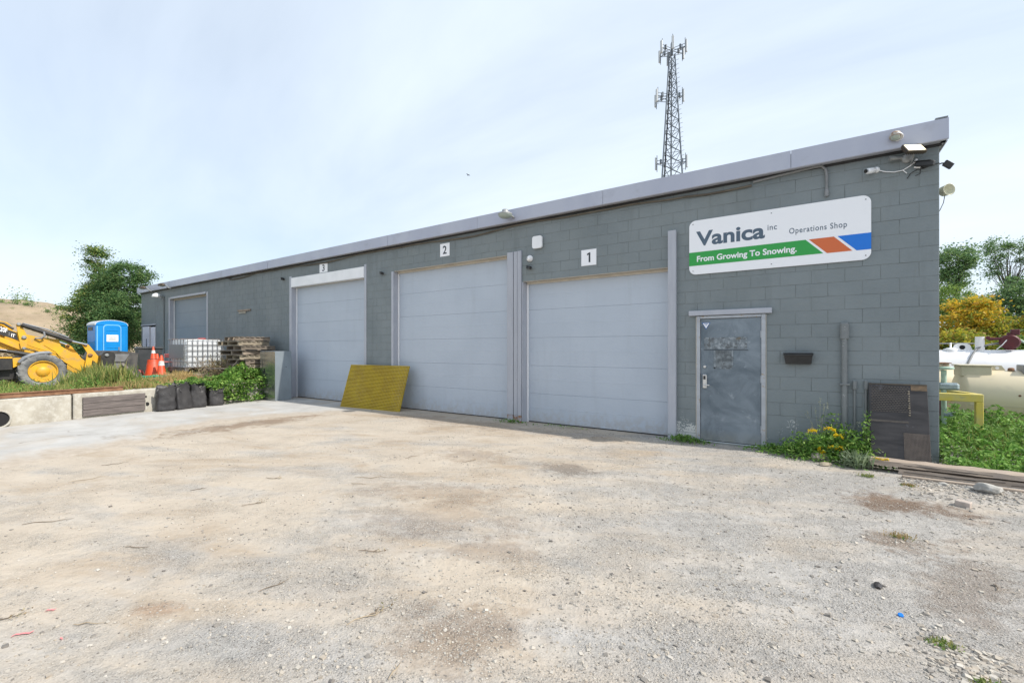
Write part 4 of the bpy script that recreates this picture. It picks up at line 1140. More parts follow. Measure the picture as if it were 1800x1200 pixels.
# ------------------------------------------------------------------ tanks behind the east end
def tank(name, label, xc0, xc1, y, r, zc, material, grp, flat=0.28):
    t = thing(name, label, "tank", (xc0, y, zc - r), group=grp)
    L = xc1 - xc0
    prof = []
    for k in range(7):
        a = R(90 * k / 6); prof.append((max(.01, r * math.sin(a)), flat * r * (1 - math.cos(a))))
    prof += [(r, L * .25), (r, L * .5), (r, L * .75)]
    for k in range(6, -1, -1):
        a = R(90 * k / 6); prof.append((max(.01, r * math.sin(a)), L - flat * r * (1 - math.cos(a))))
    MB().lathe(prof, 48, Matrix.Translation((0, 0, r)) @ Matrix.Rotation(R(90), 4, 'Y')).build("shell", material, t)
    for q in (.2, .8):
        MB().cbox(L * q - .08, L * q + .08, -r * .7, r * .7, -zc + r - .02, .14, .01).build("saddle", material, t)
    return t, L, r
t1, L, r = tank("propane_tank", "cream horizontal tank lying beyond the weeds, valve box on top", 2.46, 7.9, 12.6, .535, .62, "tank_cream", "tanks behind the building")
MB().tube([(.14, -.538 * math.cos(R(-14)), r + .538 * math.sin(R(-14))), (L - .2, -.538 * math.cos(R(-14)), r + .538 * math.sin(R(-14)))], .006, 5).build("weld_seam", "tank_box", t1)
bx = MB().cbox(.06, .50, -.30, .22, 2 * r - .13, 2 * r + .075, .012).build("valve_box", "tank_box", t1)
MB().cbox(.03, .53, -.33, .25, 2 * r + .076, 2 * r + .10, .006).build("box_lid", "tank_box", bx)
MB().prism([(.54, 2 * r - .05), (.76, 2 * r - .05), (.68, 2 * r + .09), (.55, 2 * r + .09)], -.07, -.045, 'y').build("lifting_lug", "tank_box", t1)
MB().lathe([(.028, 0), (.028, .004)], 16, rot_to((.62, -.072, 2 * r + .04), (.62, -2, 2 * r + .04))).build("lug_eye", "tank_white", t1)
bx2 = MB().cbox(.92, 1.30, -.28, .1, 2 * r - .06, 2 * r + .11, .012).build("meter_box", "steel_box_lid", t1)
MB().lathe([(.05, 0), (.045, .05), (.02, .06)], 12, Matrix.Translation((.80, -.1, 2 * r - .01))).build("plug", "rust", t1)
MB().lathe([(.02, 0), (.018, .006)], 10, rot_to((.80, -.533, r + .08), (.80, -3, r + .2))).build("stud", "rust", t1)
t2, L, r = tank("propane_tank", "cream tank half hidden behind the building corner, lidded box on top", -1.2, 2.85, 13.9, .56, .61, "tank_cream", "tanks behind the building")
bx = MB().cbox(3.1, 3.82, -.25, .22, 2 * r - .12, 2 * r + .07, .012).build("valve_box", "tank_box", t2)
MB().cbox(3.07, 3.85, -.28, .25, 2 * r + .071, 2 * r + .09, .006).build("box_lid", "rust", bx)
MB().cbox(3.70, 3.78, -.30, -.255, 2 * r - .03, 2 * r + .04, .01).build("hasp", "rust", t2)
t3, L, r = tank("propane_tank", "long white tank with lugs and vent pipe, rearmost of the tanks", -2.0, 9.5, 15.6, .62, .92, "tank_white", "tanks behind the building")
tl = lambda u, y=15.6: ray(u)[0] / ray(u)[1] * y + 2.0
x = tl(1720); MB().cyl((x, -.1, 2 * r - .05), (x, -.1, 2 * r + .33), .085, 16).build("vent_pipe", "tank_white", t3)
x = tl(1691)
m = MB().prism([(x - .2, 2 * r - .04), (x + .2, 2 * r - .04), (x + .14, 2 * r + .13), (x + .07, 2 * r + .17), (x - .07, 2 * r + .17), (x - .14, 2 * r + .13)], -.02, .01, 'y'); m.build("lifting_lug", "tank_white", t3)
MB().lathe([(.055, 0), (.055, .004)], 14, rot_to((x, -.0205, 2 * r + .07), (x, -3, 2 * r + .07))).build("lug_eye", "dark_void", t3)
x = tl(1669); MB().lathe([(.14, -.04), (.14, .02), (.08, .05), (.02, .06), (.02, .18), (.012, .19)], 16, Matrix.Translation((x, -.1, 2 * r))).build("relief_valve", "tank_white", t3)
x = tl(1700); MB().tube([(tl(1690), -.55, 2 * r - .32), (x, -.42, 2 * r - .12), (tl(1712), -.2, 2 * r + .04), (tl(1735), -.1, 2 * r + .13), (tl(1762), -.05, 2 * r + .18)], .022, 7).build("hose", "conduit_pale", t3)
MB().tube([(tl(1652), .3, 2 * r + .17), (tl(1733), .3, 2 * r + .17)], .016, 6).build("pipe_rail", "conduit_pale", t3)
xq, _ = wpt(1779, 600, 15.3)
pm = thing("meter_pump", "dark red pump unit with spouts standing on the white tank", "pump", (xq, 15.45, 2 * r + .92 - r)); pm.scale = (.8, .8, .8)
MB().lathe([(.20, -.09), (.225, -.04), (.225, .06), (.19, .1)], 20, rot_to((0, 0, .24), (-.2, -1, .24))).build("meter_case", "pump_red", pm)
MB().cbox(-.07, .07, -.08, .08, .0, .08, .01).build("base", "pump_red", pm)
MB().cbox(-.46, -.12, -.05, .05, .30, .38, .015).cbox(-.50, -.42, -.06, .06, .33, .42, .01).build("spout", "pump_red", pm)
MB().cbox(.02, .2, -.06, .06, .44, .62, .015).cbox(-.06, .08, -.05, .05, .40, .52, .015).build("register_head", "pump_red", pm)
MB().tube([(.2, 0, .3), (.34, 0, .2), (.42, -.05, .0)], .03, 8).build("green_hose", "valve_green", pm)
MB().tube([(-.1, -.15, .3), (-.2, -.2, .16), (-.32, -.2, .02)], .012, 6).build("lanyard", "tank_white", pm)
# yellow steel guard
gy = 9.7
(xp, zt_) = wpt(1727.5, 693, gy); xw, _ = wpt(1714, 700, gy)
gd = thing("steel_guard", "worn yellow steel guard frame standing in the weeds", "barrier", (xp, gy, 0))
pw = xp - xw
MB().cbox(-pw, 0, -.05, .05, 0, zt_ - .121, .006).build("post", "guard_yellow", gd)
MB().cbox(-1.15, 0.0, -.05, .05, zt_ - .12, zt_, .006).build("beam", "guard_yellow", gd)
mt = Matrix.Translation((-.02, .05, 0)) @ Matrix.Rotation(R(105), 4, 'Z')
MB().cbox(0, 1.15, -.04, .04, zt_ - .075, zt_ - .002, .006, mt).build("return_beam", "guard_yellow", gd)
MB().cbox(-.46, -.36, .55, .64, 0, zt_ - .1, .006).build("rear_post", "pump_red", gd)
MB().cbox(-1.15, -1.05, -.05, .05, 0, zt_ - .121, .006).build("post", "guard_yellow", gd)
# pale green valve by the corner
x, z = wpt(1659, 648, 9.95)
vv = thing("valve_riser", "pale green valve riser with a round handwheel behind the corner", "valve", (x, 9.95, 0))
MB().cyl((0, 0, 0), (0, 0, z - .02), .035, 12).build("pipe", "valve_green", vv)
MB().lathe([(.09, -.01), (.10, .01), (.09, .03), (.03, .04)], 16, Matrix.Translation((.03, 0, z))).build("handwheel", "valve_green", vv)
MB().cbox(-.08, .18, -.06, .06, zt_ + .03, zt_ + .15, .03).build("flange_body", "valve_blue", vv)
MB().cyl((.0, 0, .5), (.14, 0, .5), .05, 12).build("elbow", "valve_blue", vv)

# ------------------------------------------------------------------ retaining wall of concrete blocks
EA = math.atan2(edge_x(7) - edge_x(2), 5)            # lean of the wall line off the y axis
def edge_m(y0): return Matrix.Translation((edge_x(y0), y0, 0)) @ Matrix.Rotation(-EA, 4, 'Z')
rw = thing("retaining_wall", "low wall of large stained concrete blocks along the raised yard", "wall", (0, 0, 0))
seams = [-4.5, -2.1, 0.33, 2.77, 5.2, 7.93]
wrg = random.Random(4)
for a, b2 in zip(seams, seams[1:]):
    m = MB().cbox(-.45, wrg.uniform(-.012, .012), .012, (b2 - a) / math.cos(EA) - .012, -.2, .56 + wrg.uniform(-.012, .012), .02, edge_m(a))
    m.build("concrete_block", "concrete_block_old", rw)
# bolt holes in the block behind the bags
for u, v, r_ in ((258, 710, .055), (256, 697, .03)):
    (y, z) = xpt(u, v, edge_x(4.1) + .012)
    MB().lathe([(r_, 0), (r_ * .8, .004)], 10, rot_to((edge_x(y) + .008, y, z), (edge_x(y) + 1, y, z))).build("pipe_hole", "dark_void", rw)
y, z = xpt(-3, 737, edge_x(1.6) + .01)
cp = thing("drain_pipe", "dark drain pipe end set in the concrete wall", "pipe", (edge_x(y), y, 0))
mt = rot_to((.0, 0, z), (1, 0, z))
MB().lathe([(.185, -.1), (.185, .035), (.155, .035), (.15, -.1)], 24, mt, caps=False).build("rim", "concrete_block_old", cp)
MB().lathe([(.15, .005), (.02, .008)], 24, mt).build("bore", "dark_void", cp)
# dark timber bumper on its face
(ya, za), (yb, zb) = xpt(140, 694, -13.75), xpt(247, 724, -14.0)
bb = thing("dock_bumper", "dark weathered timber bumper fixed to the face of the concrete wall", "bumper", (edge_x(ya), ya, .05))
mt = Matrix.Rotation(-EA, 4, 'Z'); hh = .43
for k in range(3):
    MB().cbox(.015, .06 + .006 * (k % 2), 0, (yb - ya), k * hh / 3 + .003, (k + 1) * hh / 3 - .003, .006, mt).build("plank", "bumper_board", bb)
# rusty steel rail lying along the top
y0 = -3.0; y1 = xpt(213, 684, -13.9)[0]
rl = thing("steel_rail", "long rusty steel rail lying along the top of the concrete wall", "rail", (edge_x(y0) - .12, y0, .56))
mt = Matrix.Rotation(-EA, 4, 'Z'); L = (y1 - y0) / math.cos(EA)
MB().prism([(-.06, .012), (.06, .012), (.06, .025), (.012, .04), (.012, .085), (.035, .095), (.035, .115), (-.035, .115), (-.035, .095), (-.012, .085), (-.012, .04), (-.06, .025)], 0, L, 'y', mt).build("rail_bar", "rust", rl)

# ------------------------------------------------------------------ fabric planter bags against the wall
def bag(u, v, w, h, lean, seed, label):
    x, y = gpt(u, v)
    x = max(x, edge_x(y) + .22)
    rg = random.Random(seed)
    b = thing("fabric_bag", label, "bag", (x, y, 0), rz=rg.uniform(-.3, .3), group="black bags against the concrete wall")
    prof = [(.90, 0), (1.02, .06), (1.05, .2), (1.0, .42), (.97, .62), (.94, .8), (.97, .93), (1.0, 1.0), (.93, 1.0), (.90, .9)]
    vs = []; n = 48; fine = []
    for (q0, t0), (q1, t1) in zip(prof[:7], prof[1:8]):
        fine += [(q0 + (q1 - q0) * k / 3, t0 + (t1 - t0) * k / 3) for k in range(3)]
    prof = fine + prof[7:]
    for i, (q, t) in enumerate(prof):
        for k in range(n):
            a = 2 * math.pi * k / n
            sq = 1.0 / max(abs(math.cos(a)), abs(math.sin(a))) ** .55
            nz_ = mnoise.noise(Vector((math.cos(a) * 2.1, math.sin(a) * 2.1, t * 3.5 + seed * 3.7)))
            fold = .05 * math.sin(a * 4 + seed * 2 + t * 3.2) * (.4 + t) + .03 * math.sin(t * 19 + a * 2 + seed) * math.cos(a * 3 + seed)
            wr = mnoise.noise(Vector((math.cos(a) * 3.2 + t * 2, math.sin(a) * 3.2, t * 9.0 + seed)))
            rr = w * q * sq * .93 * (1 + .12 * nz_ + fold - .05 * abs(wr) * (t < .97))
            zz_ = h * t * (1 + (.20 * nz_ + .12 * math.sin(a * 2 + seed)) * (t > .75))
            vs.append(Vector((rr * math.cos(a) * .85 + lean[0] * t * h, rr * math.sin(a) + lean[1] * t * h, zz_)))
    fs = []
    for i in range(len(prof) - 1):
        for k in range(n):
            a, c = i * n + k, i * n + (k + 1) % n; fs.append((a, c, c + n, a + n))
    m = MB().add(vs, fs, True); m.add([vs[k] for k in range(n)], [tuple(range(n))[::-1]]); m.build("sack", "bag_fabric", b)
    top = [q + Vector((0, 0, -.02)) for q in vs[-n:]]
    c = sum(top, Vector()) / n
    MB().add([q + (c - q) * .03 for q in top] + [c + Vector((0, 0, .015))], [(k, (k + 1) % n, n) for k in range(n)], True).build("filling", "bag_soil", b)
    for s in (-1, 1):
        MB().tube([(lean[0] * h + .0, s * w * .5 + lean[1] * h, h * .9), (lean[0] * h + w * .5, s * w * .55 + lean[1] * h, h * .98), (lean[0] * h + w * .75, s * w * .3 + lean[1] * h, h * .75)], .012, 6).build("handle", "bag_fabric", b)
bag(276, 719, .215, .56, (0, .02), 1, "black fabric planter bag with pale soil showing, next to the dark timber bumper")
bag(304, 716, .225, .62, (0, -.10), 2, "leaning creased black fabric bag, second from the dark timber bumper")
bag(331, 713, .215, .58, (0, -.05), 3, "slumped black fabric bag, third from the dark timber bumper")
bag(356, 709, .205, .50, (0, .0), 4, "black fabric bag half under the spilling green bush")

# ------------------------------------------------------------------ galvanised duct box and leaning gratings by door three
cb = thing("duct_box", "tall galvanised sheet metal box standing beside door three", "metal box", (-14.17, 7.12, 0))
bw, bd, bh = .88, .50, 1.50
MB().cbox(0, bw, 0, bd, .01, bh, .004).build("shell", "duct_grey", cb)
MB().cbox(.01, bw - .004, -.006, -.0005, .02, bh - .008, .002).build("front_sheet", "galvanized", cb)
for zq in (.45, .80): MB().cbox(.012, bw - .006, -.009, -.0062, zq, zq + .006, .001).build("crease", "galvanized", cb)
MB().cbox(.22, .29, -.012, -.0062, .84, .97, .003).build("latch_hole", "dark_void", cb)
MB().cbox(.14, .155, -.010, -.0062, .95, 1.25, .002).build("slot", "dark_void", cb)
MB().lathe([(.014, 0), (.012, .006)], 8, rot_to((bw + .0002, .33, 1.02), (bw + 1, .33, 1.02))).build("rivet", "cable_dark", cb)

def grating(name, label, w, h, pitch, mtx, grp=None):
    """moulded grating: bars both ways with real openings, closed border"""
    t = thing(name, label, "grating", mtx.translation, group=grp)
    lm = mtx.copy(); lm.translation = (0, 0, 0)
    th = .038; bwid = .011
    m = MB(); k = 0
    nx = round(w / pitch); nz_ = round(h / (pitch * .75))
    for i in range(nx + 1):
        x = w * i / nx; m.box(x - bwid / 2, x + bwid / 2, .003, th - .003, 0, h, lm)
    m.build("upright_bar", "grating_yellow", t)
    m = MB()
    for i in range(nz_ + 1):
        z = h * i / nz_; m.box(-bwid / 2, w + bwid / 2, 0, th, z - .008, z + .008, lm)
    m.build("cross_bar", "grating_yellow", t)
    return t
bl, br = Vector((-10.52, 7.43, .0)), Vector((-8.42, 7.60, .0))
dirx = (br - bl).normalized()
w_g = 2.12
ang = math.atan2(dirx.y, dirx.x)
gm = Matrix.Translation(bl + Vector((-.05, 0, .012))) @ Matrix.Rotation(ang, 4, 'Z') @ Matrix.Rotation(R(-18), 4, 'X')
grating("floor_grating", "yellow moulded grating panel leaning between door three and door two", w_g, 1.17, .05, gm)
for k, (lean_, dx) in enumerate(((-14, .0), (-17, .13))):
    gm = Matrix.Translation((-14.42 + dx * .4 + .15, 6.62 + dx, .02)) @ Matrix.Rotation(R(96 - 6 * k), 4, 'Z') @ Matrix.Rotation(R(-10 - 2 * k), 4, 'X')
    grating("floor_grating", ("yellow grating seen edge on, tight against the duct box", "yellow grating seen edge on, outermost beside the duct box")[k], .85, 1.08, .08, gm)

# ------------------------------------------------------------------ pallets
def pallet(label, x, y, z, rz, tilt, pale, seed, name="wooden_pallet"):
    rg = random.Random(seed)
    t = thing(name, label, "pallet", (x, y, z), rz, group="pallets stacked against the wall")
    t.rotation_euler = (tilt[0], tilt[1], rz)
    wood = "pallet_wood_pale" if pale else "pallet_wood"
    for k in range(7):
        a = -.5 + k * .148 + rg.uniform(-.008, .008)
        MB().cbox(-.6, .6, a, a + .1, .118, .136, .003).build("deck_board", wood, t)
    for k in (-1, 0, 1):
        MB().cbox(.56 * k - .022 - .02 * k, .56 * k + .022 - .02 * k, -.5, .5, .0205, .117, .004).build("stringer", wood, t)
    for k in range(3):
        a = -.5 + k * .45; MB().cbox(-.6, .6, a, a + .1, .0, .0195, .003).build("bottom_board", wood, t)
    return t
ORD = ["topmost", "second from the top", "third from the top", "fourth from the top", "fifth from the top", "sixth from the top", "seventh from the top", "eighth from the top", "lowest"]
prg = random.Random(14)
pz = terr_z(-15.2, 7.2) + .01
stackp = [(-14.92, 7.28, 3, False), (-14.88, 7.26, -2, True), (-14.9, 7.24, 4, True), (-14.95, 7.27, 2, False), (-15.0, 7.22, -5, True), (-15.05, 7.15, 8, False), (-14.9, 7.2, -4, False), (-15.2, 7.12, 6, True), (-15.25, 7.25, -9, False)]
for k, (x, y, a, pale) in enumerate(stackp):
    nm = ORD[8 - k]
    col = "pale" if pale else "weathered grey"
    pallet("%s wooden pallet, %s of the stack beside the duct box" % (col, nm), x, y, pz + k * .146, R(a), (0, 0), pale, 40 + k)
pk = thing("loose_plank", "grey board leaning on the pallet stack above the bush", "plank", (-14.9, 6.35, .68))
mt = rot_to((0, 0, 0), (.28, .42, .62))
MB().cbox(-.06, .06, -.012, .012, 0, .85, .003, mt).build("board", "grey_timber", pk)
pk = thing("loose_plank", "short grey board lying flat in the bush below the pallets", "plank", (-15.2, 6.3, .95))
MB().cbox(-.3, .3, -.05, .05, 0, .03, .003, Matrix.Rotation(R(25), 4, 'Z')).build("board", "grey_timber", pk)

# ------------------------------------------------------------------ caged liquid tote
ib = thing("liquid_tote", "white plastic liquid tote in a steel cage on the raised yard", "tote", (-17.35, 6.62, terr_z(-16.8, 6.6) + .03), rz=R(6))
hx, hy, hz = .52, .62, 1.06
m = MB()
for k in range(3): m.cbox(-hx, hx, -hy + k * (2 * hy - .12) / 2, -hy + .12 + k * (2 * hy - .12) / 2, 0, .10, .008)
m.cbox(-hx, hx, -hy, hy, .101, .125, .006)
m.build("pallet_base", "grey_timber", ib)
# bottle with slightly bulged sides
vs = []; rows = 9; n = 32
for i in range(rows):
    t = i / (rows - 1); rr = 1 + .012 * math.sin(math.pi * t) - .06 * (abs(2 * t - 1) ** 8)
    for k in range(n):
        a = 2 * math.pi * k / n; e = .18
        cx = math.copysign(abs(math.cos(a)) ** e, math.cos(a)); sy = math.copysign(abs(math.sin(a)) ** e, math.sin(a))
        vs.append(((hx - .045) * rr * cx, (hy - .045) * rr * sy, .13 + (hz - .15) * t))
fs = [(i * n + k, i * n + (k + 1) % n, (i + 1) * n + (k + 1) % n, (i + 1) * n + k) for i in range(rows - 1) for k in range(n)]
m = MB().add(vs, fs, True); m.add(vs[-n:], [tuple(range(n))]); bo = m.build("bottle", "tote_white", ib)
MB().lathe([(.12, 0), (.12, .05), (.1, .06)], 20, Matrix.Translation((.1, .1, hz - .02))).build("cap", "cap_red", bo)
for k in range(6):
    z = .14 + k * (hz - .15) / 5
    MB().tube([(-hx, -hy, z), (hx, -hy, z), (hx, hy, z), (-hx, hy, z), (-hx, -hy, z)], .0125, 6).build("cage_bar", "cage_steel", ib)
for k in range(8):
    y = -hy + (k + .5) * 2 * hy / 8
    for s in (-1, 1): MB().tube([(s * hx, y, .12), (s * hx, y, hz)], .011, 6).build("cage_bar", "cage_steel", ib)
for k in range(6):
    x = -hx + (k + .5) * 2 * hx / 6
    for s in (-1, 1): MB().tube([(x, s * hy, .12), (x, s * hy, hz)], .011, 6).build("cage_bar", "cage_steel", ib)
for x in (-.25, .25): MB().tube([(x, -hy, hz), (x, hy, hz)], .0125, 6).build("top_bar", "rust", ib)
MB().cbox(-.40, .46, -hy - .022, -hy - .014, .42, .86, .002).build("label_plate", "label_grey", ib)

# ------------------------------------------------------------------ cones, bin, hand truck, chair, hose
def cone(x, y, z, label, s=1.0):
    t = thing("traffic_cone", label, "cone", (x, y, z), group="cones beside the grey bin")
    MB().cbox(-.19 * s, .19 * s, -.19 * s, .19 * s, 0, .03 * s, .008).build("base", "cone_orange" if s > .9 else "black_rubber", t)
    MB().lathe([(.15 * s, .03 * s), (.135 * s, .06 * s), (.035 * s, .70 * s), (.025 * s, .71 * s)], 22).build("body", "cone_orange", t)
    MB().lathe([(.0965 * s, .335 * s), (.0715 * s, .50 * s)], 22, caps=False).build("reflective_band", "cone_white", t)
    return t
cz = lambda x, y: terr_z(x, y) - .005
t = thing("traffic_barrel", "orange traffic drum with a small cone standing on it", "barrel", (-18.35, 5.72, cz(-18.35, 5.72)))
MB().lathe([(.25, 0), (.25, .03), (.215, .05), (.205, .2), (.19, .21), (.185, .36), (.17, .37), (.165, .5), (.15, .53)], 26).build("body", "cone_orange", t)
cone(-18.35, 5.72, cz(-18.35, 5.72) + .53, "small orange and white cone standing on the traffic drum", .62)
cone(-18.75, 5.95, cz(-18.75, 5.95), "plain orange cone just behind the traffic drum", 1.02)
cone(-17.75, 6.05 - .3, cz(-17.75, 5.75), "orange and white cone against the corner of the caged tote", .92)
bn = thing("wheeled_bin", "dark grey wheeled rubbish bin behind the traffic cones", "bin", (-20.6, 6.28, terr_z(-20.6, 6.28)), rz=R(-8))
m = MB(); b0 = [(-.24, -.26, .08), (.24, -.26, .08), (.24, .26, .08), (-.24, .26, .08)]; b1 = [(-.36, -.36, .95), (.36, -.36, .95), (.36, .36, .95), (-.36, .36, .95)]
m.add(b0 + b1, [(3, 2, 1, 0), (4, 5, 6, 7), (0, 1, 5, 4), (1, 2, 6, 5), (2, 3, 7, 6), (3, 0, 4, 7)]).build("body", "bin_grey", bn)
ld = MB().cbox(-.39, .40, -.39, .39, .951, 1.0, .02).cbox(-.34, .34, -.34, .34, 1.0, 1.03, .02).build("lid", "bin_grey", bn)
MB().tube([(-.38, -.28, .96), (-.48, -.26, .98), (-.48, .26, .98), (-.38, .28, .96)], .018, 8).build("handle", "bin_grey", bn)
for s in (-1, 1): MB().lathe([(.12, -.03), (.13, 0), (.12, .03)], 16, rot_to((-.22, s * .28, .12), (-.22, s * 1.3, .12))).build("wheel", "black_rubber", bn)
MB().cbox(.345, .352, -.1, .1, .80, .84, .001, Matrix.Rotation(R(-7.5), 4, 'Y') @ Matrix.Translation((.1, 0, .0))).build("moulded_mark", "cone_white", bn)
ht = thing("hand_truck", "black steel hand truck leaning by the caged tote", "hand truck", (-19.1, 6.75, terr_z(-19.1, 6.75)), rz=R(70))
lean = Matrix.Rotation(R(-14), 4, 'X')
for s in (-.2, .2): MB().tube([lean @ Vector((s, 0, 0)), lean @ Vector((s, 0, 1.1)), lean @ Vector((s * .8, .06, 1.25))], .02, 8).build("rail", "machine_black", ht)
for z in (.3, .65, 1.0): MB().tube([lean @ Vector((-.2, 0, z)), lean @ Vector((.2, 0, z))], .015, 8).build("crossbar", "machine_black", ht)
MB().tube([lean @ Vector((-.16, .06, 1.25)), lean @ Vector((.16, .06, 1.25))], .018, 8).build("grip", "machine_black", ht)
MB().cbox(-.22, .22, -.2, 0, .0, .012, .003).build("toe_plate", "machine_black", ht)
for s in (-.26, .26): MB().lathe([(.11, -.03), (.12, 0), (.11, .03)], 16, rot_to((s, .09, .12), (s + 1, .09, .12))).build("wheel", "black_rubber", ht)
ch = thing("metal_chair", "faded red chair seat on grey tube legs between drum and hand truck", "chair", (-19.0, 6.2, terr_z(-19.0, 6.2)), rz=R(20))
MB().cbox(-.22, .22, -.2, .2, .40, .45, .02).build("seat", "faded_red", ch)
MB().cbox(-.22, .22, .2, .235, .58, .72, .012).build("backrest", "faded_red", ch)
for a in (-.2, .2):
    for b2 in (-.18, .2): MB().tube([(a, b2, 0), (a, b2, .4 if b2 < 0 else .72)], .013, 7).build("leg", "cage_steel", ch)
hs = thing("garden_hose", "green hose coiled flat on the yard in front of the cones", "hose", (-16.9, 5.35, terr_z(-16.9, 5.35) + .02))
pts = []
for k in range(150):
    a = k * .21; rr = .24 + .10 * math.sin(k * .05) + .03 * math.sin(k * .9)
    pts.append((rr * math.cos(a) * 1.15, rr * math.sin(a), .012 + .03 * (k / 150) + .01 * math.sin(k)))
MB().tube(pts, .014, 6).build("coil", "hose_green", hs)
gs = thing("faded_sack", "faded pink sack slumped in front of the grey bin", "sack", (-19.2, 5.35, terr_z(-19.2, 5.35)))
bm = bmesh.new(); bmesh.ops.create_icosphere(bm, subdivisions=3, radius=1)
for q in bm.verts:
    nn = mnoise.noise(q.co * 2.2); q.co = Vector((q.co.x * .28, q.co.y * .36, max(-.02, q.co.z * .17 + .14))) * (1 + .25 * nn)
me = bpy.data.meshes.new("sack_body"); bm.to_mesh(me); bm.free(); me.materials.append(MATS["faded_red"])
for p in me.polygons: p.use_smooth = True
link("sack_body", me, gs)

# ------------------------------------------------------------------ portable toilet
pt = thing("portable_toilet", "blue portable toilet with a grey domed roof and white notice", "toilet", (-26.3, 6.52, terr_z(-26.3, 6.5)))
TW, TD = .55, .60; zq = 1.95
MB().cbox(-TD, TD, -TW, TW, .10, zq, .02).build("cabin", "toilet_blue", pt)
MB().cbox(-TD - .05, TD + .05, -TW - .05, TW + .05, 0, .099, .01).build("skid", "bin_grey", pt)
prof = []
for k in range(13):
    a = math.pi * k / 12; prof.append(((TW + .03) * math.cos(a), zq + .001 + .24 * math.sin(a) ** .8 + (.0 if 0 < k < 12 else 0)))
MB().prism(prof, -TD - .03, TD - .04, 'x').build("roof", "toilet_roof", pt)
prof2 = [(q[0] * .93, zq + .002 + (q[1] - zq) * .88) for q in prof]
MB().prism(prof2, TD - .039, TD + .012, 'x').build("front_gable", "toilet_blue", pt)
def arch(w, z0, z1, r):
    return [(-w, z0)] + [(-w + r - r * math.cos(R(90 * k / 6)), z1 - r + r * math.sin(R(90 * k / 6))) for k in range(7)] + [(w - r + r * math.sin(R(90 * k / 6)), z1 - r + r * math.cos(R(90 * k / 6))) for k in range(7)] + [(w, z0)]
MB().prism(arch(.31, .2, 1.98, .14), TD + .013, TD + .03, 'x').build("door_surround", "toilet_trim", pt)
dr = MB().prism(arch(.275, .22, 1.945, .12), TD + .031, TD + .05, 'x').build("door", "toilet_blue", pt)
for z in (.55, .95, 1.7): MB().cbox(TD + .051, TD + .062, -.2, .2, z, z + .035, .005).build("door_rib", "toilet_blue", dr)
MB().cbox(TD + .051, TD + .056, -.2, .2, 1.23, 1.53, .001).build("notice", "sign_white", dr)
for k in range(4): MB().cbox(TD + .0565, TD + .0575, -.14, .14 - .03 * (k % 2), 1.29 + k * .055, 1.31 + k * .055, .0003).build("notice_print", "label_grey", dr)
MB().cbox(TD + .051, TD + .075, .2, .24, .85, 1.0, .006).build("handle", "grey_casting", dr)
for s in (-1, 1): MB().cbox(TD + .001, TD + .02, s * .5 - .02, s * .5 + .02, .12, 1.9, .006).build("corner_rib", "toilet_trim" if s < 0 else "toilet_blue", pt)
MB().cbox(-.45, -.1 + .3, -TW - .012, -TW - .001, 1.72, 1.88, .003).build("vent_grille", "bin_grey", pt)
for z in (.6, 1.2): MB().cbox(-.5, .5, -TW - .02, -TW - .001, z, z + .05, .006).build("side_rib", "toilet_blue", pt)

# ------------------------------------------------------------------ backhoe loader
BX = -18.35
bk = thing("backhoe_loader", "dusty yellow backhoe loader parked on the raised yard beyond the wall", "loader", (BX, 3.1, .42))
def pp(u, v, x=BX):
    y, z = xpt(u, v, x); return (y - 3.1, z - .42)
def plate(uv, x0, x1, name, material, parent=None):
    return MB().prism([pp(*q) for q in uv], x0, x1, 'x').build(name, material, parent or bk)
def mirrored(fn): fn(0); 
ARM = [(-30, 566), (0, 575), (28, 583), (48, 588), (66, 592), (103, 597), (106, 608), (133, 623), (160, 642), (178, 655), (172, 662), (150, 657), (128, 646), (108, 633), (99, 622), (72, 614), (47, 606), (30, 598), (0, 585), (-30, 577)]
plate(ARM, -.06, .06, "loader_arm", "machine_yellow")
plate(ARM, -1.26, -1.14, "loader_arm", "machine_yellow")
plate([(76, 606), (90, 609), (102, 619), (112, 630), (106, 628), (96, 618), (84, 611)], .061, .075, "arm_rib", "machine_yellow")
dc = plate([(-14, 572), (6, 577), (28, 584.5), (31, 598), (-14, 584)], .061, .066, "model_decal", "machine_black")
# 420F2 IT lettering slanted along the arm
def decal_text(s, u0, v0, u1, h, mt, bold):
    (ya, za), (yb, zb) = pp(u0, v0), pp(u1, v0)
    cu = bpy.data.curves.new("lettering", 'FONT'); cu.body = s; cu.size = 1; cu.offset = bold; cu.shear = .12
    to = bpy.data.objects.new("lettering", cu); COL.objects.link(to)
    me = bpy.data.meshes.new_from_object(to.evaluated_get(bpy.context.evaluated_depsgraph_get()))
    bpy.data.objects.remove(to)
    xs_ = [q.co.x for q in me.vertices]; a, b_ = min(xs_), max(xs_)
    for q in me.vertices:
        t = (q.co.x - a) / (b_ - a)
        yy = ya + (yb - ya) * t; zz2 = za + q.co.y / .7 * h - (yy - ya) * .36
        q.co = Vector((.068, yy, zz2))
    me.materials.clear(); me.materials.append(MATS[mt]); link("lettering", me, bk)
decal_text("420F", -5.5, 580.5, 12.5, .125, "sign_white", .02)
decal_text("2", 13.5, 588.5, 16.5, .075, "label_grey", .02)
decal_text("IT", 18.5, 591.2, 26, .085, "sign_white", .03)
plate([(-30, 580), (0, 592), (36, 605), (38, 612), (33, 614), (0, 601), (-30, 590)], -.03, .055, "lift_strut", "machine_yellow")
plate([(0, 601), (33, 614), (62, 616), (60, 624), (0, 616), (-30, 612), (-30, 592)], -.5, -.06, "engine_frame", "machine_yellow")
bc_ = plate([(27, 571), (31, 568), (36, 571), (47.5, 592), (46, 606), (42, 613.5), (37.5, 615), (35, 611), (31, 590)], .076, .12, "bell_crank", "machine_yellow")
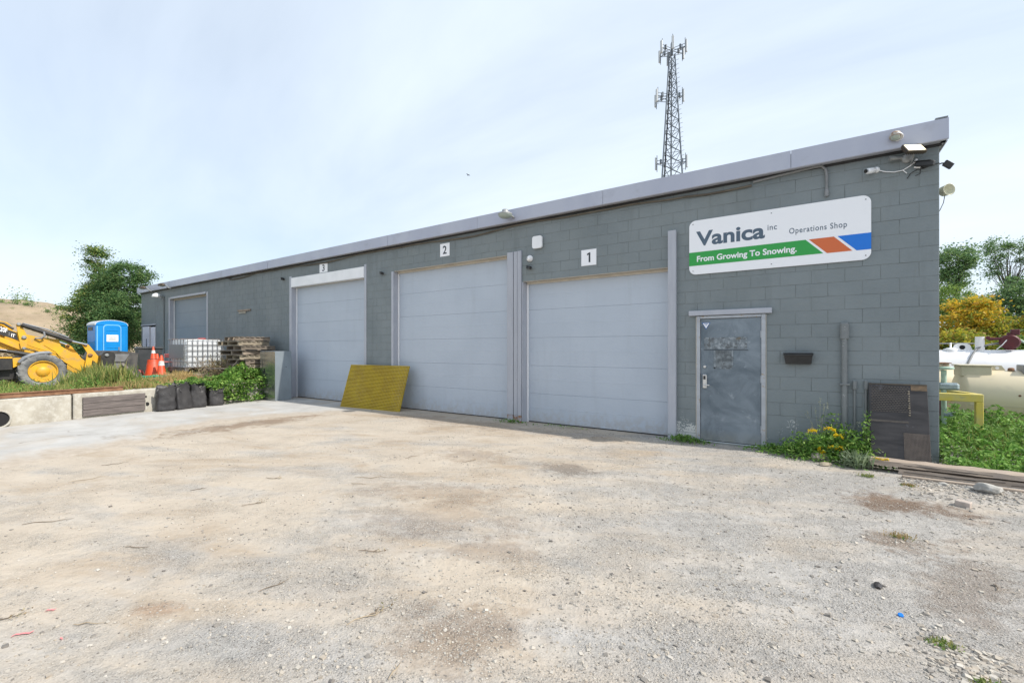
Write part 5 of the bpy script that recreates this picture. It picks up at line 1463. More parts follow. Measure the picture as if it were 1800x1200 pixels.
for u, v, r_ in ((31.5, 570, .045), (40.5, 593, .05), (40.5, 612, .04)):
    y, z = pp(u, v); MB().lathe([(r_, 0), (r_, .03), (r_ * .6, .04)], 16, rot_to((.12, y, z), (1, y, z))).build("pivot_pin", "grey_casting", bc_)
def P3(u, v, x): y, z = pp(u, v); return (x, y, z)
MB().tube([P3(36, 571, .14), P3(124, 600, .14)], .062, 14).build("tilt_cylinder", "machine_black", bk)
MB().tube([P3(120, 599, .14), P3(150, 606, .14)], .03, 12).build("cylinder_rod", "chrome", bk)
MB().tube([P3(38, 568.5, .15), P3(80, 579, .16), P3(118, 593, .15)], .02, 8).build("hydraulic_line", "machine_grey", bk)
MB().tube([P3(60, 594, .1), P3(70, 595, .16), P3(76, 590, .2), P3(74, 583, .2)], .022, 8).build("hydraulic_hose", "machine_grey", bk)
MB().tube([P3(103, 600, -.2), P3(120, 606, -.2)], .035, 10).build("cylinder_rod", "chrome", bk)
MB().tube([P3(-30, 613, .1), P3(25, 619, .1)], .05, 12).tube([P3(24, 619, .1), P3(52, 624, .1)], .062, 12).build("lift_cylinder", "machine_black", bk)
MB().tube([P3(-30, 611.5, .16), P3(10, 615.5, .16)], .018, 8).build("cylinder_rod", "chrome", bk)
lk1 = plate([(116.5, 607), (121, 604.5), (127, 608), (147, 632), (146, 645), (133, 640), (120, 622)], -.16, -.10, "tool_link", "machine_yellow")
lk2 = plate([(143, 606), (148, 603.5), (154, 606), (178, 635), (172, 641), (158, 631), (150, 618)], .08, .13, "tool_link", "machine_yellow")
plate([(150, 622), (155, 619), (161, 624), (158, 640), (152, 648), (146, 645)], .131, .17, "tool_link", "machine_yellow")
for u, v, x, r_ in ((121, 608, -.1, .04), (129, 623, -.1, .05), (148, 606.5, .13, .04), (155.5, 624, .17, .055)):
    y, z = pp(u, v); MB().lathe([(r_, 0), (r_, .025), (r_ * .55, .035)], 16, rot_to((x, y, z), (x + 1, y, z))).build("pivot_pin", "rust", bk)
# wheel: tyre with lugs, dished rim, hub
def wheel(xo, yc, r, w, name="front_wheel"):
    mt = rot_to((xo, yc, r), (xo + 1, yc, r))
    ty_ = MB().lathe([(r * .60, -w * .36), (r * .66, -w * .47), (r * .86, -w * .5), (r * .955, -w * .42), (r * .965, 0), (r * .955, w * .42), (r * .86, w * .5), (r * .66, w * .47), (r * .60, w * .36)], 44, mt, caps=False).build(name, "tyre_dusty", bk)
    nl = 17
    for k in range(nl):
        for s in (-1, 1):
            a0 = 2 * math.pi * (k + (.5 if s > 0 else 0)) / nl
            m = MB(); pts = []
            for (t, rr, wd) in ((0, .985, .03), (.25, 1.0, .032), (.42, .97, .035), (.5, .88, .03), (.515, .80, .02)):
                pts.append((t * w * s, rr * r, a0 + .30 * t * 1.4, wd))
            vs = []
            for (ax, rr, aa, wd) in pts:
                for da, dr_ in ((-wd, -.05 * r), (wd, -.05 * r), (wd * .8, .012 * r), (-wd * .8, .012 * r)):
                    vs.append(mt @ Vector((math.cos(aa + da / r * .9) * (rr * r / r + dr_), math.sin(aa + da / r * .9) * (rr * r / r + dr_), ax)))
            fs = [(i * 4 + q, i * 4 + (q + 1) % 4, i * 4 + 4 + (q + 1) % 4, i * 4 + 4 + q) for i in range(len(pts) - 1) for q in range(4)] + [(0, 1, 2, 3), tuple(len(vs) - 1 - q for q in range(4))]
            m.add(vs, fs).build("tread_lug", "tyre_dusty", ty_)
    s = 1 if xo > -.6 else -1
    rm = mt @ Matrix.Scale(s, 4, (0, 0, 1)) if s < 0 else mt
    MB().lathe([(r * .60, w * .30), (r * .605, w * .44), (r * .575, w * .45), (r * .55, w * .33), (r * .50, w * .15), (r * .30, w * .10), (r * .29, w * .30), (r * .24, w * .42), (r * .05, w * .44)], 36, rm, caps=True).build("rim", "machine_yellow", ty_)
    for k in range(8):
        a = 2 * math.pi * k / 8; MB().lathe([(.022, 0), (.022, .02), (.012, .025)], 8, rm @ Matrix.Translation((math.cos(a) * r * .40, math.sin(a) * r * .40, w * .125))).build("wheel_nut", "rust", ty_)
    return ty_
wheel(0.06, 0.0, .505, .34)
wheel(-1.72, 0.0, .505, .34)
# mudguard bar over the front wheel
MB().tube([P3(31, 637, .14), P3(40, 629, .15), P3(52, 624, .16), P3(68, 620.5, .16), P3(84, 619.5, .15), P3(88, 621, .13)], [.035, .05, .052, .05, .045, .03], 10).build("mudguard", "machine_grey", bk)
plate([(21, 629), (37, 628), (36, 640), (22, 646)], -.3, .08, "step_bracket", "machine_yellow")
plate([(-40, 630), (20.5, 630), (20.5, 649), (-40, 652)], -.4, .1, "battery_box", "machine_black")
plate([(-40, 627), (20, 627), (20, 629.7), (-40, 629.7)], -.4, .12, "step_plate", "machine_yellow")
# hood, chassis, cab and rear wheels (mostly beyond the picture edge)
plate([(-120, 540), (-30, 556), (0, 563), (16, 566), (23, 572), (25, 580), (22, 590), (-30, 590), (-120, 590)], -.98, -.22, "hood", "machine_yellow")
MB().tube([P3(-20, 564, -.15), P3(8, 568, -.12), P3(18, 574, -.1), P3(24, 578, -.06)], .03, 8).build("hose_bundle", "machine_black", bk)
MB().cbox(-1.1, -.1, -2.9, .55, .28, .75, .03).build("chassis", "machine_black", bk)
wheel(-.05, -2.35, .70, .48, "rear_wheel"); wheel(-1.6, -2.35, .70, .48, "rear_wheel")
m = MB()
for a in (-1.3, .0):
    for b2 in (-2.9, -1.55): m.cbox(a - .04, a + .04, b2 - .04, b2 + .04, .7, 2.5, .01)
m.cbox(-1.42, .12, -3.0, -1.4, 2.5, 2.62, .03); m.build("cab_frame", "machine_black", bk)
for a in (-1.3, .0): MB().box(a - .004, a + .004, -2.85, -1.6, 1.1, 2.49).build("cab_window", "glass_dark", bk)
MB().cbox(-1.28, -.02, -2.85, -1.6, .76, 1.09, .02).build("cab_body", "machine_yellow", bk)
# bucket: curved shell, side plates, cutting edge
BO = [(180, 617), (200, 616), (237, 620), (234, 645), (246, 662), (236, 668), (200, 667), (182, 660), (174, 646), (173, 630)]
cav = [pp(*q) for q in BO]
shell = [pp(*q) for q in ((237, 620), (200, 616), (180, 617), (173, 630), (174, 646), (182, 660), (200, 667), (246, 666))]
shin = [(y + (.03 if i < 6 else 0), z + (-.03 if i < 3 else .03)) for i, (y, z) in enumerate(shell)][::-1]
bkt = MB().prism(shell + shin, -1.7, .30, 'x').build("bucket", "bucket_dark", bk)
for a in (.301, -1.731): MB().prism(cav, a, a + .03, 'x').build("side_plate", "bucket_dark", bkt)
plate([(197, 622), (221, 622), (212, 635), (188.5, 635)], .332, .348, "lit_sheet_patch", "bucket_lit_steel", bkt)  # pale patches painted on where the bucket's own sheet catches the light
plate([(188, 638), (208, 638), (195, 654), (183, 650)], .332, .346, "lit_sheet_patch", "bucket_lit_steel", bkt)
plate([(171, 624), (176, 619), (184, 617), (193, 619), (196.5, 625), (194, 640), (186, 652), (176, 655), (170, 648)], .10, .36, "coupler", "machine_black", bk)
for u, v in ((181, 624), (180, 645)):
    y, z = pp(u, v); MB().lathe([(.05, 0), (.05, .03), (.03, .04)], 14, rot_to((.36, y, z), (1.3, y, z))).build("pivot_pin", "grey_casting", bk)
# boards propped in the bucket
for (a, b2, lb) in (((-17.9, 4.78, 1.12), (-17.6, 5.15, .60), "grey board propped over the edge of the loader bucket"), ((-17.75, 4.58, .86), (-17.4, 5.05, .58), "wide grey board lying beside the loader bucket")):
    p = thing("loose_plank", lb, "plank", a)
    MB().cbox(-.075, .075, -.014, .014, 0, (Vector(b2) - Vector(a)).length, .003, rot_to((0, 0, 0), Vector(b2) - Vector(a))).build("board", "grey_timber", p)

# ------------------------------------------------------------------ scrap panel, timbers, stones at the corner
sp = thing("scrap_panel", "dark stained metal panel with mesh patches leaning on the corner wall", "panel", (.70, 7.64, .045))
tilt = Matrix.Rotation(R(-15.2), 4, 'X')
PW, PH = .605, 1.09
MB().cbox(0, PW, 0, .022, 0, PH, .004, tilt).build("sheet", "scrap_board", sp)
m = MB()
for k in range(15):
    z = .70 + k * .024; 
    for j in range(13):
        x = .02 + j * .031 + (.015 if k % 2 else 0)
        m.cbox(x, x + .022, -.007, -.0005, z, z + .010, .002, tilt)
m.build("expanded_mesh", "scrap_mesh", sp)
m = MB()
for k in range(11): m.cbox(.405 + .004 * (k % 3), .425, -.010, -.0006, .66 + k * .032, .674 + k * .032, .002, tilt)
m.build("torn_edge", "pallet_wood_pale", sp)
m = MB()
for k in range(34): m.box(.345, .602, -.006, -.0006, .012 + k * .0125, .018 + k * .0125, tilt)
for k in range(20): m.box(.347 + k * .013, .351 + k * .013, -.0078, -.0062, .012, .43, tilt)
m.build("woven_mesh", "woven_brown", sp)
MB().cbox(.44, .60, -.004, -.0006, 1.0, PH - .004, .001, tilt).build("rust_patch", "scrap_rust", sp)
MB().cbox(.01, .40, -.004, -.0006, .56, .585, .001, tilt).build("weld_strip", "scrap_mesh", sp)
MB().cbox(.002, PW - .002, -.006, -.0005, PH - .02, PH - .002, .001, tilt).build("top_edge", "lamp_bronze", sp)
for (x0, y0, z0, ln, w, h, rz, lb) in ((.95, 7.33, .0, 3.6, .20, .06, -.6, "lower of two weathered timbers lying by the weeds"), (.655, 7.34, .085, 3.7, .24, .058, -.9, "upper weathered timber with a split end under the scrap panel")):
    t = thing("timber_beam", lb, "timber", (x0, y0, z0), rz=R(rz))
    m = MB(); n = 26; trg = random.Random(int(ln * 10)); ring = []
    for i in range(n + 1):
        xq = ln * i / n; j = lambda s=.006: trg.uniform(-s, s)
        ring.append([(xq + (j(.04) if i in (0, n) else 0), j(), j(.003)), (xq + (j(.03) if i in (0, n) else 0), w + j(), j(.003)), (xq, w - .012 + j(), h + j()), (xq, w * .5 + j(), h + .003 + j(.004)), (xq, .012 + j(), h + j())])
    vs = [q for r_ in ring for q in r_]; k5 = 5
    fs = [(i * k5 + k, (i + 1) * k5 + k, (i + 1) * k5 + (k + 1) % k5, i * k5 + (k + 1) % k5) for i in range(n) for k in range(k5)]
    m.add(vs, fs); m.add(ring[0], [(0, 1, 2, 3, 4)]); m.add(ring[-1], [(4, 3, 2, 1, 0)])
    m.build("log_body", "beam_timber", t)
    m = MB()
    for k in range(5):
        a = trg.uniform(0, ln - .8); m.tube([(a, -.001, h * trg.uniform(.3, .8)), (a + .3, -.002, h * trg.uniform(.3, .8)), (a + trg.uniform(.5, .8), -.001, h * trg.uniform(.3, .8))], .003, 4)
    m.build("split", "cable_dark", t)
t = thing("timber_strip", "thin pale lath lying on the gravel in front of the timbers", "timber", (.95, 7.14, lot_z(.95, 7.14) + .002), rz=R(-2))
MB().cbox(0, 1.1, 0, .05, 0, .025, .004).build("lath", "beam_timber", t)

def rock(x, y, sx, sy, sz, seed, label, material="rock_grey", sub=4, name="rock", cat="rock", sink=.22, rough=.35):
    bm = bmesh.new(); bmesh.ops.create_icosphere(bm, subdivisions=sub, radius=1)
    rg = random.Random(seed); pl = []
    for _ in range(11):
        d = Vector((rg.gauss(0, 1), rg.gauss(0, 1), rg.gauss(0, .8))).normalized(); pl.append((d, rg.uniform(.62, .9)))
    for q in bm.verts:
        c = q.co.copy()
        for d, h in pl:
            e = c.dot(d)
            if e > h: c -= d * (e - h) * .85
        c *= 1 + rough * .22 * mnoise.noise(q.co * 2.3 + Vector((seed, 0, 0))) + rough * .08 * mnoise.noise(q.co * 7 + Vector((seed, 3, 0)))
        q.co = Vector((c.x * sx, c.y * sy, c.z * sz + sz * (1 - sink) * .9))
    me = bpy.data.meshes.new(name); bm.to_mesh(me); bm.free(); me.materials.append(MATS[material])
    for p in me.polygons: p.use_smooth = sub > 3
    o = link(name, me, None, (x, y, lot_z(x, y))); o.rotation_euler = (0, 0, rg.uniform(0, 6))
    return tag(o, label, cat) if label else o
o = rock(1.63, 6.90, .115, .085, .068, 8, "grey rounded boulder lying on the gravel near the timbers"); o.rotation_euler = (0, 0, .15)
rock(.14, 7.60, .15, .11, .065, 12, "flat brown stone under the goldenrod", "brick_pale")
rock(.19, 7.33, .12, .06, .024, 13, "thin pale flat stone in front of the goldenrod", "pallet_wood_pale", rough=.2)
rock(1.30, 7.02, .05, .04, .02, 15, "small pale stone beside the end of the thin lath", sub=3)
rock(1.52, 6.98, .06, .035, .02, 16, "small flat stone touching the grey boulder", sub=3)
rock(.385, 3.81, .055, .024, .014, 17, "dark flat sliver of stone on the grey gravel", "scrap_board", sub=3)
rock(1.52, 3.6, .05, .045, .03, 19, "dark rounded cobble at the gravel edge beyond the small grass tuft", "conduit_grey", sub=3)
bk_ = thing("brick", "pale half brick lying on the gravel in front of the boulder", "brick", (1.29, 6.21, lot_z(1.29, 6.21)), rz=R(-22))
bk_.rotation_euler = (0, .06, R(-22))
MB().cbox(-.055, .055, -.045, .045, -.005, .055, .005).build("brick_body", "brick_pale", bk_)

# ------------------------------------------------------------------ trees and shrubs
def tree(name, label, x, y, z, trunk_h, trunk_r, blobs, per, lsize, leafm, barkm="bark", cat="tree", seed=1, spread=.45, grp=None, lean=(0, 0), up=.35, aspect=.5):
    """blobs: (dx, dy, height, rx, ry, rz, clusters). Limbs run from the stem to every clump of leaves."""
    rg = np.random.default_rng(seed); pr = random.Random(seed)
    t = thing(name, label, cat, (x, y, z), group=grp)
    m = MB()
    n = 7; tp = [Vector((lean[0] * (i / n) ** 1.5 + .06 * pr.uniform(-1, 1) * (i > 0), lean[1] * (i / n) ** 1.5 + .06 * pr.uniform(-1, 1) * (i > 0), trunk_h * i / n)) for i in range(n + 1)]
    m.tube(tp, [trunk_r * (1.25 if i == 0 else 1 - .75 * i / n) for i in range(n + 1)], 9)
    cents = []
    for (dx, dy, hz_, rx_, ry_, rz_, nc) in blobs:
        d = rg.normal(size=(nc, 3)); d /= np.linalg.norm(d, axis=1)[:, None]
        rad = rg.uniform(.25, 1, nc) ** .45
        c = d * rad[:, None] * np.array([rx_, ry_, rz_]) + np.array([dx, dy, hz_])
        cents.append(c)
    cents = np.concatenate(cents)
    for c in cents:
        cv = Vector(c)
        k = min(n - 1, max(1, int((cv.z - .35 * (Vector((cv.x, cv.y, 0)) - Vector((tp[n].x, tp[n].y, 0))).length - .15 * trunk_h) / trunk_h * n)))
        s = tp[k]; mid = s.lerp(cv, .5) + Vector((pr.uniform(-.1, .1), pr.uniform(-.1, .1), pr.uniform(0, .18))) * (cv - s).length
        r0 = trunk_r * .22 * (1 - .5 * k / n)
        m.tube([s, mid, cv], [r0, r0 * .55, r0 * .15], 5, cap=False)
    m.build("trunk", barkm, t)
    idx = rg.integers(0, len(cents), len(cents) * per)
    off = rg.normal(size=(len(idx), 3)) * spread * np.array([1, 1, .62])
    off *= rg.uniform(.3, 1.0, (len(cents), 1))[idx] * 1.25
    leaves("crown", cents[idx] + off, lsize, leafm, t, up, aspect)
    return t
zt0 = terr_z(-30, 8)
tree("birch_tree", "yellowing birch with a thin top beside the soil heap", -32.0, 7.55, zt0, 5.6, .11, [(0, 0, 3.0, 1.45, 1.6, 1.5, 60), (.1, .1, 1.6, 1.6, 1.75, 1.2, 50), (0, 0, 4.4, .9, .95, 1.1, 30), (0, -.1, 5.7, .42, .45, .75, 11)], 270, .105, "leaf_birch", "bark_birch", seed=3, spread=.27, lean=(.1, 0))
tree("maple_tree", "dense dark green tree crowding the building end behind the blue toilet", -30.4, 8.0, zt0, 4.8, .12, [(0, 0, 3.4, 1.35, 1.4, 1.4, 56), (.1, -.1, 1.9, 1.45, 1.5, 1.2, 46), (.3, .2, 4.6, 1.0, 1.05, .9, 30), (1.9, -.6, 2.7, .7, .6, 1.2, 26)], 270, .105, "leaf_dark", "bark", seed=5, spread=.26)
tree("bramble_bush", "dark tangled undergrowth behind the blue portable toilet", -28.3, 5.2, zt0 - .05, 1.0, .04, [(0, 0, .7, 1.2, 1.6, .6, 40)], 110, .13, "leaf_dark", "bark", "bush", seed=15, spread=.25)
tree("bramble_bush", "pale tangled undergrowth between loader and portable toilet", -27.0, 3.9, zt0 - .05, .9, .04, [(0, 0, .6, .9, 1.3, .5, 26)], 90, .11, "leaf_dead", "twig", "bush", seed=16, spread=.25)
# far trees behind the tanks
def at(u, Z): r_ = ray(u); return r_[0] * Z, r_[1] * Z
x, y = at(1682, 46); tree("elm_tree", "rounded dark green tree rising just behind the building corner", x, y, 0, 9.5, .2, [(-.1, 0, 11.0, 1.45, 1.6, 1.5, 34), (-.2, 0, 9.0, 1.3, 1.6, 1.2, 24), (-.4, 0, 6.8, 1.4, 1.6, 1.4, 18), (.9, 0, 10.2, .5, .7, .5, 6)], 105, .25, "leaf_elm", seed=21, spread=.5)
x, y = at(1774, 46); tree("elm_tree", "open branched tall tree with a dark bare trunk among the shrubs", x, y, 0, 8.2, .3, [(-.7, 0, 11.7, 1.3, 1.3, 1.4, 28), (1.3, 0, 11.3, 1.1, 1.2, 1.7, 24), (-1.4, 0, 9.6, .7, .9, 1.0, 9), (2.0, 0, 8.6, .8, 1.1, 1.2, 9), (.2, 0, 8.6, .4, .5, .5, 4)], 80, .21, "leaf_elm", seed=22, spread=.42)
x, y = at(1671, 30); tree("locust_tree", "light green feathery young tree close to the building corner", x, y, 0, 4.4, .09, [(0, 0, 4.7, 1.15, 1.2, 1.15, 40), (0, 0, 3.2, 1.2, 1.2, 1.0, 30)], 130, .15, "leaf_lime", seed=23, spread=.3)
x, y = at(1728, 42); tree("elm_tree", "low dark green tree between the two tall trees", x, y, 0, 5.2, .15, [(0, 0, 5.6, 1.3, 1.5, 1.3, 34), (.4, 0, 3.8, 1.9, 1.8, 1.4, 36)], 110, .22, "leaf_elm", seed=24, spread=.45)
x, y = at(1800, 40); tree("elm_tree", "grey green tree with drooping boughs beyond the bare trunk", x, y, 0, 6.0, .15, [(0, 0, 6.6, 1.7, 1.8, 1.9, 44), (.2, 0, 4.0, 2.2, 2, 1.6, 40), (1.8, 0, 6.4, 1.6, 1.6, 2, 30)], 120, .24, "leaf_elm", seed=25, spread=.45)
x, y = at(1703, 22.5); tree("sumac_shrub", "bright golden yellow shrub behind the tanks near the building corner", x, y, 0, 2.8, .05, [(0, 0, 3.2, 1.15, 1.1, .95, 46), (-.5, 0, 2.0, .8, 1, .7, 22)], 105, .19, "leaf_gold", seed=26, spread=.24, cat="shrub", aspect=.4)
x, y = at(1770, 21.5); tree("sumac_shrub", "yellow and green shrub behind the dark red pump", x, y, 0, 2.3, .05, [(0, 0, 2.3, 1.2, 1.1, .85, 46), (1.5, 0, 2.2, 1.1, 1, .9, 36)], 105, .18, "leaf_yellowgreen", seed=27, spread=.25, cat="shrub", aspect=.42)
x, y = at(1672, 20); tree("sumac_shrub", "low yellow green shrub at the foot of the golden one", x, y, 0, 1.8, .04, [(0, 0, 1.7, .9, .9, .7, 34), (1.1, 0, 1.4, 1.0, .9, .6, 34)], 100, .17, "leaf_yellowgreen", seed=28, spread=.24, cat="shrub", aspect=.42)
x, y = at(1735, 19.2); tree("lilac_shrub", "green leafy shrub just behind the white tank", x, y, 0, 1.5, .04, [(0, 0, 1.45, 1.3, .9, .55, 40), (1.6, 0, 1.6, 1.2, .9, .6, 36)], 110, .16, "leaf_lime", seed=29, spread=.24, cat="shrub")
x, y = at(1830, 21); tree("lilac_shrub", "dark green shrub beyond the yellow ones", x, y, 0, 2.2, .05, [(0, 0, 2.5, 1.3, 1.2, 1.1, 40)], 110, .17, "leaf_dark", seed=30, spread=.25, cat="shrub")
# plants on the soil heap
for k, (u, v, s) in enumerate(((26, 549, .5), (48, 549, .4), (56, 549, .7), (30, 570, 1.3), (45, 572, 1.0), (84, 550, .3), (100, 552, .9), (3, 549, .35))):
    Z = 33.0
    for _ in range(60):                            # walk out along the ray until the heap is met
        x, y = at(u, Z)
        if CAM_H + (HOR - v) * Z / FPX <= mound_z(x, y) + .15: break
        Z += .4
    zq = mound_z(x, y)
    cl = RNG.normal(size=(160, 3)) * np.array([.3, .3, .35]) * s + np.array([0, 0, .35 * s])
    t = thing("heap_weed", ("bushy", "wispy", "round", "pale spreading", "pale low", "tiny", "yellow green", "small dark")[k] + " weed growing on the tan soil heap", "weed", (x, y, zq - .05), group="weeds on the soil heap")
    leaves("foliage", cl, .16 * max(.7, s * .8), "leaf_lime" if k in (3, 4, 6) else "leaf_elm", t, .1, .35)
    MB().tube([(0, 0, 0), (.03, .02, .3 * s), (-.03, .05, .7 * s)], .02, 5).build("stem", "stem_green", t)

# ------------------------------------------------------------------ vine spilling over the retaining wall
N = 7600
def vine_pts(n, rg=RNG):
    ys_ = rg.uniform(4.75, 7.55, n); out = np.empty((n, 3))
    ridge = rg.uniform(-1.25, .32, n)                  # distance from the wall edge: negative is on the yard
    ex = np.array([edge_x(q) for q in ys_])
    h_in = .56 + .60 * np.exp(-((ys_ - 6.85) / .6) ** 2) * np.exp(-((ridge + .5) / .55) ** 2) + .14 * np.exp(-((ys_ - 5.7) / .6) ** 2)
    hang = np.clip((ys_ - 5.25) / .7, 0, 1) * np.clip((7.35 - ys_) / .35, 0, 1)
    z = np.where(ridge < 0, h_in - .05 * rg.random(n) - rg.random(n) ** 2 * .30 * (h_in > .7), (.60 + .12 * rg.random(n)) - rg.random(n) * .60 * hang)
    lump = np.array([mnoise.noise(Vector((a * 2.2, b2 * 2.2, c * 3))) for a, b2, c in zip(ex + ridge, ys_, z)])
    out[:, 0] = ex + ridge + lump * .10 + .04; out[:, 1] = ys_; out[:, 2] = np.maximum(z + lump * .12, .02)
    keep = (lump > -.35) & ~((ridge > 0) & (hang < .2) & (rg.random(n) < .8))
    return out[keep]
vb = thing("leafy_vine", "lush green vine bush spilling over the concrete wall onto the bags", "bush", (-14.6, 6.2, .55))
vp = vine_pts(N * 2)
leaves("foliage", vp - np.array([-14.6, 6.2, .55]), .085, "leaf_vine", vb, .5, .6)
m = MB()
for k in range(34):
    q = Vector(vp[RNG.integers(0, len(vp))]); s = Vector((-14.75 + random.uniform(-.3, .1), q.y + random.uniform(-.3, .3), .5))
    m.tube([s - Vector((-14.6, 6.2, .55)), (s.lerp(q, .5) + Vector((0, 0, .12))) - Vector((-14.6, 6.2, .55)), q - Vector((-14.6, 6.2, .55))], .008, 4, cap=False)
m.build("stems", "stem_green", vb)
sc_ = []
for k in range(46):                                   # loose sprigs that break the outline
    q = vp[RNG.integers(0, len(vp))]
    d = np.array([RNG.normal() * .12, RNG.normal() * .12, RNG.uniform(.06, .24)])
    sc_ += [q + d * t + RNG.normal(size=3) * .02 for t in np.linspace(.1, 1, 12)]
leaves("sprigs", np.array(sc_) - np.array([-14.6, 6.2, .55]), .075, "leaf_vine", vb, .3, .5)
db = thing("dead_brush", "pile of dry brown brush between the caged tote and the green vine", "brush", (-15.75, 6.75, terr_z(-15.75, 6.75)))
c = RNG.normal(size=(1900, 3)) * np.array([.26, .26, .16]) + np.array([0, 0, .26]); c[:, 2] = np.abs(c[:, 2]) * (1.1 - .4 * np.abs(c[:, 1]))
leaves("foliage", c, .075, "leaf_dead", db, .1, .35)
m = MB()
for k in range(70):
    a = Vector((random.gauss(0, .3), random.gauss(0, .36), random.uniform(0, .25))); b2 = a + Vector((random.gauss(0, .22), random.gauss(0, .22), random.uniform(.1, .5)))
    m.tube([a, a.lerp(b2, .5) + Vector((.03, .02, .02)), b2], .006, 4, cap=False)
m.build("twigs", "twig", db)

# ------------------------------------------------------------------ grasses
def grass(name, n, region, zf, h, w, material, label, lean=.45, density=None):
    (x0, x1, y0, y1) = region
    p = np.stack([RNG.uniform(x0, x1, n), RNG.uniform(y0, y1, n)], 1)
    nv = np.array([mnoise.noise(Vector((a * 1.1, b2 * 1.1, 7))) for a, b2 in p])
    keep = nv > RNG.uniform(-.55, .35, n)
    if density is not None: keep &= np.array([density(a, b2) for a, b2 in p]) > RNG.random(n)
    p = p[keep]
    base = np.array([(a, b2, zf(a, b2) - .01) for a, b2 in p])
    hh = h * (1 + .8 * np.clip(nv[keep], -.3, .6))
    v, f = blade_arrays(base, hh, w, lean)
    o = np_mesh(name, v, f, material)
    return tag(o, label, "grass", kind="stuff")
def yard_edge(x, y): return 1.0 if x < edge_x(y) - .14 else 0.0
grass("dry_grass", 15000, (-17.4, -14.0, 2.9, 6.0), terr_z, .15, .008, "grass_dry", "dry straw coloured grass along the yard edge", density=lambda a, b2: yard_edge(a, b2) * (.25 + .75 * (b2 > 3.4)) * (1 if a > -16 else .35))
grass("green_grass", 16000, (-19.5, -13.5, .2, 4.9), terr_z, .19, .009, "grass_green", "rough green weeds and grass round the loader", density=lambda a, b2: yard_edge(a, b2) * (1 if b2 < 3.8 else .45) * (1.0 if a > -17.9 or b2 < 2.5 or b2 > 3.7 else .15))
grass("tall_grass", 8000, (-17.6, -15.0, 3.0, 4.7), terr_z, .46, .012, "grass_green", "tall yellowing weeds in front of the loader arm", density=lambda a, b2: yard_edge(a, b2) * math.exp(-((b2 - 3.75) / .45) ** 2))
grass("yard_weeds", 6000, (-26, -18.8, 2, 7.9), terr_z, .16, .014, "grass_green", "patchy weeds over the raised yard", density=lambda a, b2: .8)
n = 15000
p = np.stack([RNG.uniform(-18.4, -13.6, n), RNG.uniform(.3, 4.8, n)], 1)
nv = np.array([mnoise.noise(Vector((a * 1.4, b2 * 1.4, 21))) for a, b2 in p])
k = (nv > RNG.uniform(-.1, .5, n)) & np.array([a < edge_x(b2) - .2 for a, b2 in p]); p = p[k]
zc = np.array([terr_z(a, b2) for a, b2 in p]) + RNG.random(len(p)) ** 1.5 * (.12 + .50 * np.clip(nv[k], 0, .6))
tag(leaves("yard_weed_leaves", np.column_stack([p, zc]), .06, "leaf_weed", None, .3, .4), "leafy green weeds mixed into the grass round the loader", "weeds", kind="stuff")
# ground cover behind the timbers at the east end
def cover_z(x, y): return .10 + .26 * min(1, max(0, (y - 7.62) / .9)) + .12 * mnoise.noise(Vector((x * 1.5, y * 1.5, 2)))
n = 30000
p = np.stack([RNG.uniform(1.46, 6.5, n), 7.58 + RNG.random(n) ** 1.3 * 4.4], 1)
p = p[(p[:, 0] > 1.46) & ((p[:, 0] < 5.2) | (RNG.random(n) < .5))]
zc = np.array([cover_z(a, b2) + .16 * mnoise.noise(Vector((a * 5, b2 * 5, 4))) for a, b2 in p])
z = zc * (1 - RNG.random(len(p)) ** 2.2 * .75)
tag(leaves("ground_cover", np.column_stack([p, np.maximum(z, .02)]), .072, "leaf_weed", None, .35, .45), "dense green leafy weeds behind the timbers and around the tanks", "weeds", kind="stuff")
m_n = 1500
p = np.stack([RNG.uniform(1.5, 5, m_n), RNG.uniform(7.7, 11, m_n)], 1)
base = np.array([(a, b2, 0) for a, b2 in p]); hh = np.array([cover_z(a, b2) + .05 for a, b2 in p])
v, f = blade_arrays(base, hh, .006, .3); tag(np_mesh("weed_stalks", v, f, "grass_green"), "upright green stalks among the leafy weeds", "weeds", kind="stuff")
for k, (u, v, y, h) in enumerate(((1668, 735, 9.3, .75), (1697, 730, 9.2, .65), (1735, 745, 10.6, .55), (1765, 745, 10.8, .62), (1790, 765, 9.6, .5))):
    x, _ = wpt(u, v, y)
    t = thing("tall_weed", ("leafy tall weed beside the building corner", "tall weed leaning on the yellow guard beam", "tall weed just past the yellow guard post", "tall weed in front of the cream tank", "broad leaved weed furthest out along the timbers")[k], "weed", (x, y, 0))
    st_pts = [(0, 0, 0), (.03, 0, h * .5), (.08 * (-1) ** k, .02, h)]
    MB().tube(st_pts, [.009, .007, .003], 5).build("stem", "stem_green", t)
    c = np.array([[.08 * (-1) ** k * (s ** 2) + RNG.normal() * .06, RNG.normal() * .06, h * s] for s in RNG.uniform(.25, 1, 60)])
    leaves("foliage", c, .11, "leaf_weed", t, .3, .36)

